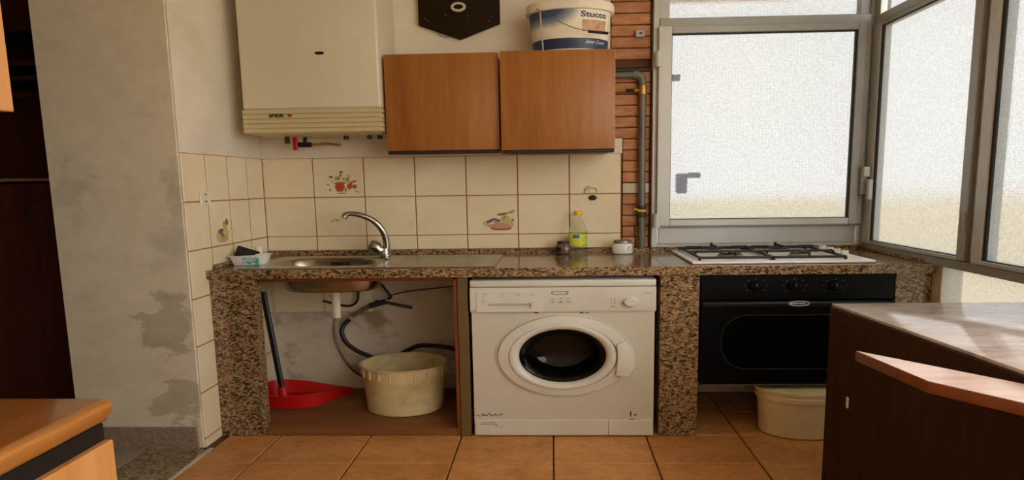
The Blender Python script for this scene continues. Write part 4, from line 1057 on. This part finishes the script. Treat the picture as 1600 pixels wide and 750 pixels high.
for _ in range(60):
    if ext.x < panel_x(ext.y): ext += dBC*.03
    else: break
dAD = D-A; e2 = Vector(D)
for _ in range(100):
    if e2.x < panel_x(e2.y)-.0005: e2 += dAD*.01
    else: e2 -= dAD*.004
e2.x = panel_x(e2.y)-.001; ext.x = panel_x(ext.y)-.001
fp = [(A.x, A.y), (B.x, B.y), (ext.x, ext.y), (e2.x, e2.y)]
bm = BM(); prism(bm, fp, 'z', zf-.032, zf-.001, bev=.003); fl = obj('flap', bm, MT['flap_edge'], dk)
bm = BM(); cm = Vector((sum(p[0] for p in fp)/4, sum(p[1] for p in fp)/4)); prism(bm, [(cm.x+(x-cm.x)*.985, cm.y+(y-cm.y)*.985) for x, y in fp], 'z', zf-.001, zf+.001); obj('flap_laminate', bm, MT['flap_top'], fl)
dd = ray(1325, 629); best = None
for k in range(4000):
    p = CAM + dd*(k*.001)
    if p.x >= panel_x(p.y): best = p; break
bm = BM(); uu = Vector((c2.x-c1.x, c2.y-c1.y, 0)).normalized()
vs = [bm.verts.new((best.x-.0025+uu.x*a, best.y+uu.y*a, best.z+z)) for a, z in ((-.008, -.022), (.008, -.022), (.008, .022), (-.008, .022))]; bm.faces.new(vs)
obj('sticker', bm, MT['socket'], bo)
bm = BM()
for px, py in ((1316, 499), (1329, 580), (1410, 535), (1444, 641)):
    dd = ray(px, py)
    for k in range(4000):
        p = CAM + dd*(k*.001)
        if p.x >= panel_x(p.y): break
    lathey(bm, [(.006, 0), (.006, .003)], 0, 0, 10, 1)
    for v in bm.verts[-20:] if False else []: pass
    bm.verts.ensure_lookup_table()
    R3 = Matrix.Rotation(math.atan2(uu.y, uu.x), 4, 'Z')
    for v in list(bm.verts)[-20:]: v.co = R3 @ v.co + Vector((p.x-.003, p.y, p.z))
obj('screw_caps', bm, MT['dark_edge'], bo, kind='stuff')

# ------------------------------------------------------------------ wooden unit in the foreground
ux, uy = -1.0, -2.325
wk = BM()
prof = [(-1.96, .826), (ux-.022, .826), (ux-.013, .829), (ux-.006, .842), (ux+.006, .864), (ux+.005, .872), (ux-.002, .878), (ux-.012, .880), (-1.96, .880)]
prism(wk, prof, 'y', -3.7, uy, bev=.004)
obj('wooden_worktop', wk, MT['worktop_wood'], None, 'varnished orange wooden worktop with a rounded front edge', 'worktop')
bc = thing('drawer_cabinet', (-1.5, -3.0, 0), 'pale wooden drawer cabinet under the rounded wooden worktop', 'cabinet')
bm = BM(); box(bm, -1.96, ux-.05, -3.69, uy-.012, 0, .8235); obj('body', bm, MT['drawer_wood'], bc)
bm = BM(); box(bm, ux-.05, ux-.018, -3.69, uy-.006, .775, .8245, bev=.002); obj('grip_channel', bm, MT['black'], bc)
for ya, yb_ in ((-2.95, uy-.004), (-3.68, -2.956)):
    bm = BM(); box(bm, ux-.048, ux+.0, ya, yb_, .12, .785, bev=.003); obj('drawer_front', bm, MT['drawer_wood'], bc)
cu_ = at(23, 175, -2.325)
uc = thing('wall_cabinet', (-1.5, -3.0, cu_.z), 'pale wooden wall cabinet above the rounded wooden worktop', 'cabinet')
bm = BM(); box(bm, -1.96, cu_.x-.022, -3.69, -2.33, cu_.z, 2.45); obj('body', bm, MT['drawer_wood'], uc)
bm = BM(); box(bm, cu_.x-.02, cu_.x, -2.95, -2.325, cu_.z, 2.45, bev=.002); dd_ = obj('door', bm, MT['drawer_wood'], uc)
bm = BM(); box(bm, cu_.x-.02, cu_.x, -3.69, -2.953, cu_.z, 2.45, bev=.002); obj('door', bm, MT['drawer_wood'], uc)
q = at(1, 181, -2.40); bm = BM(); tube(bm, spline([(cu_.x-.012, -2.36, cu_.z), (cu_.x-.008, -2.37, cu_.z-.02), (cu_.x-.016, -2.39, cu_.z-.026), (cu_.x-.02, -2.41, cu_.z)], 4), .006, 8); obj('pull', bm, MT['pinkish'], dd_)

# ------------------------------------------------------------------ dark hall cupboard
hy = -.34
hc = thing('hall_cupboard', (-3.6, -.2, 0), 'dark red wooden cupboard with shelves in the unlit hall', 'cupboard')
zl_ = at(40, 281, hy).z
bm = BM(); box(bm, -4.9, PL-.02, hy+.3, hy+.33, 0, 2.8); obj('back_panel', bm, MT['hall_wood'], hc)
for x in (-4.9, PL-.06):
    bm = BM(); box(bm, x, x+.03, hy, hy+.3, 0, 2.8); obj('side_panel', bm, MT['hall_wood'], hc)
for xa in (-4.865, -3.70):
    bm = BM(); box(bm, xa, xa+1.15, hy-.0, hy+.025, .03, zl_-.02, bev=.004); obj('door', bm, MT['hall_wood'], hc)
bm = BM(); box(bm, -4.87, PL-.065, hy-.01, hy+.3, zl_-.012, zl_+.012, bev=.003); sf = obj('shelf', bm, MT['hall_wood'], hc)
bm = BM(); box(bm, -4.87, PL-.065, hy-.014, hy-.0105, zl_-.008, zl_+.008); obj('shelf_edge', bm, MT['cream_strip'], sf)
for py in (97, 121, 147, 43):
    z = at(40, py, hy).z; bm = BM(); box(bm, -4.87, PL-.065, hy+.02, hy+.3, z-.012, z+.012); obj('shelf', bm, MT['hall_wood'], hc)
za, zb_ = at(40, 95, hy+.1).z, at(40, 46, hy+.1).z
bm = BM(); box(bm, -4.4, -3.3, hy+.1, hy+.28, za+.001, zb_-.03, bev=.01); obj('storage_box', bm, MT['grey_brown'], None, 'grey brown box on an upper shelf of hall cupboard', 'box')

# ------------------------------------------------------------------ seen blurred through the glass
bm = BM(); tube(bm, [(.75, .26, -3.1), (.75, .26, 2.04)], .028, 12); tube(bm, [(.75, .26, 2.01), (.83, .26, 2.01)], .022, 12); obj('outdoor_pipe', bm, MT['ext_grey'], None, 'grey pipe blurred behind the frosted window by bricks', 'pipe')
bm = BM(); box(bm, .82, .89, .24, .3, 1.27, 1.40, bev=.01); box(bm, .89, .98, .25, .29, 1.37, 1.405, bev=.01); obj('outdoor_bracket', bm, MT['ext_blue'], None, 'blue bracket blurred behind the frosted window glass', 'bracket')
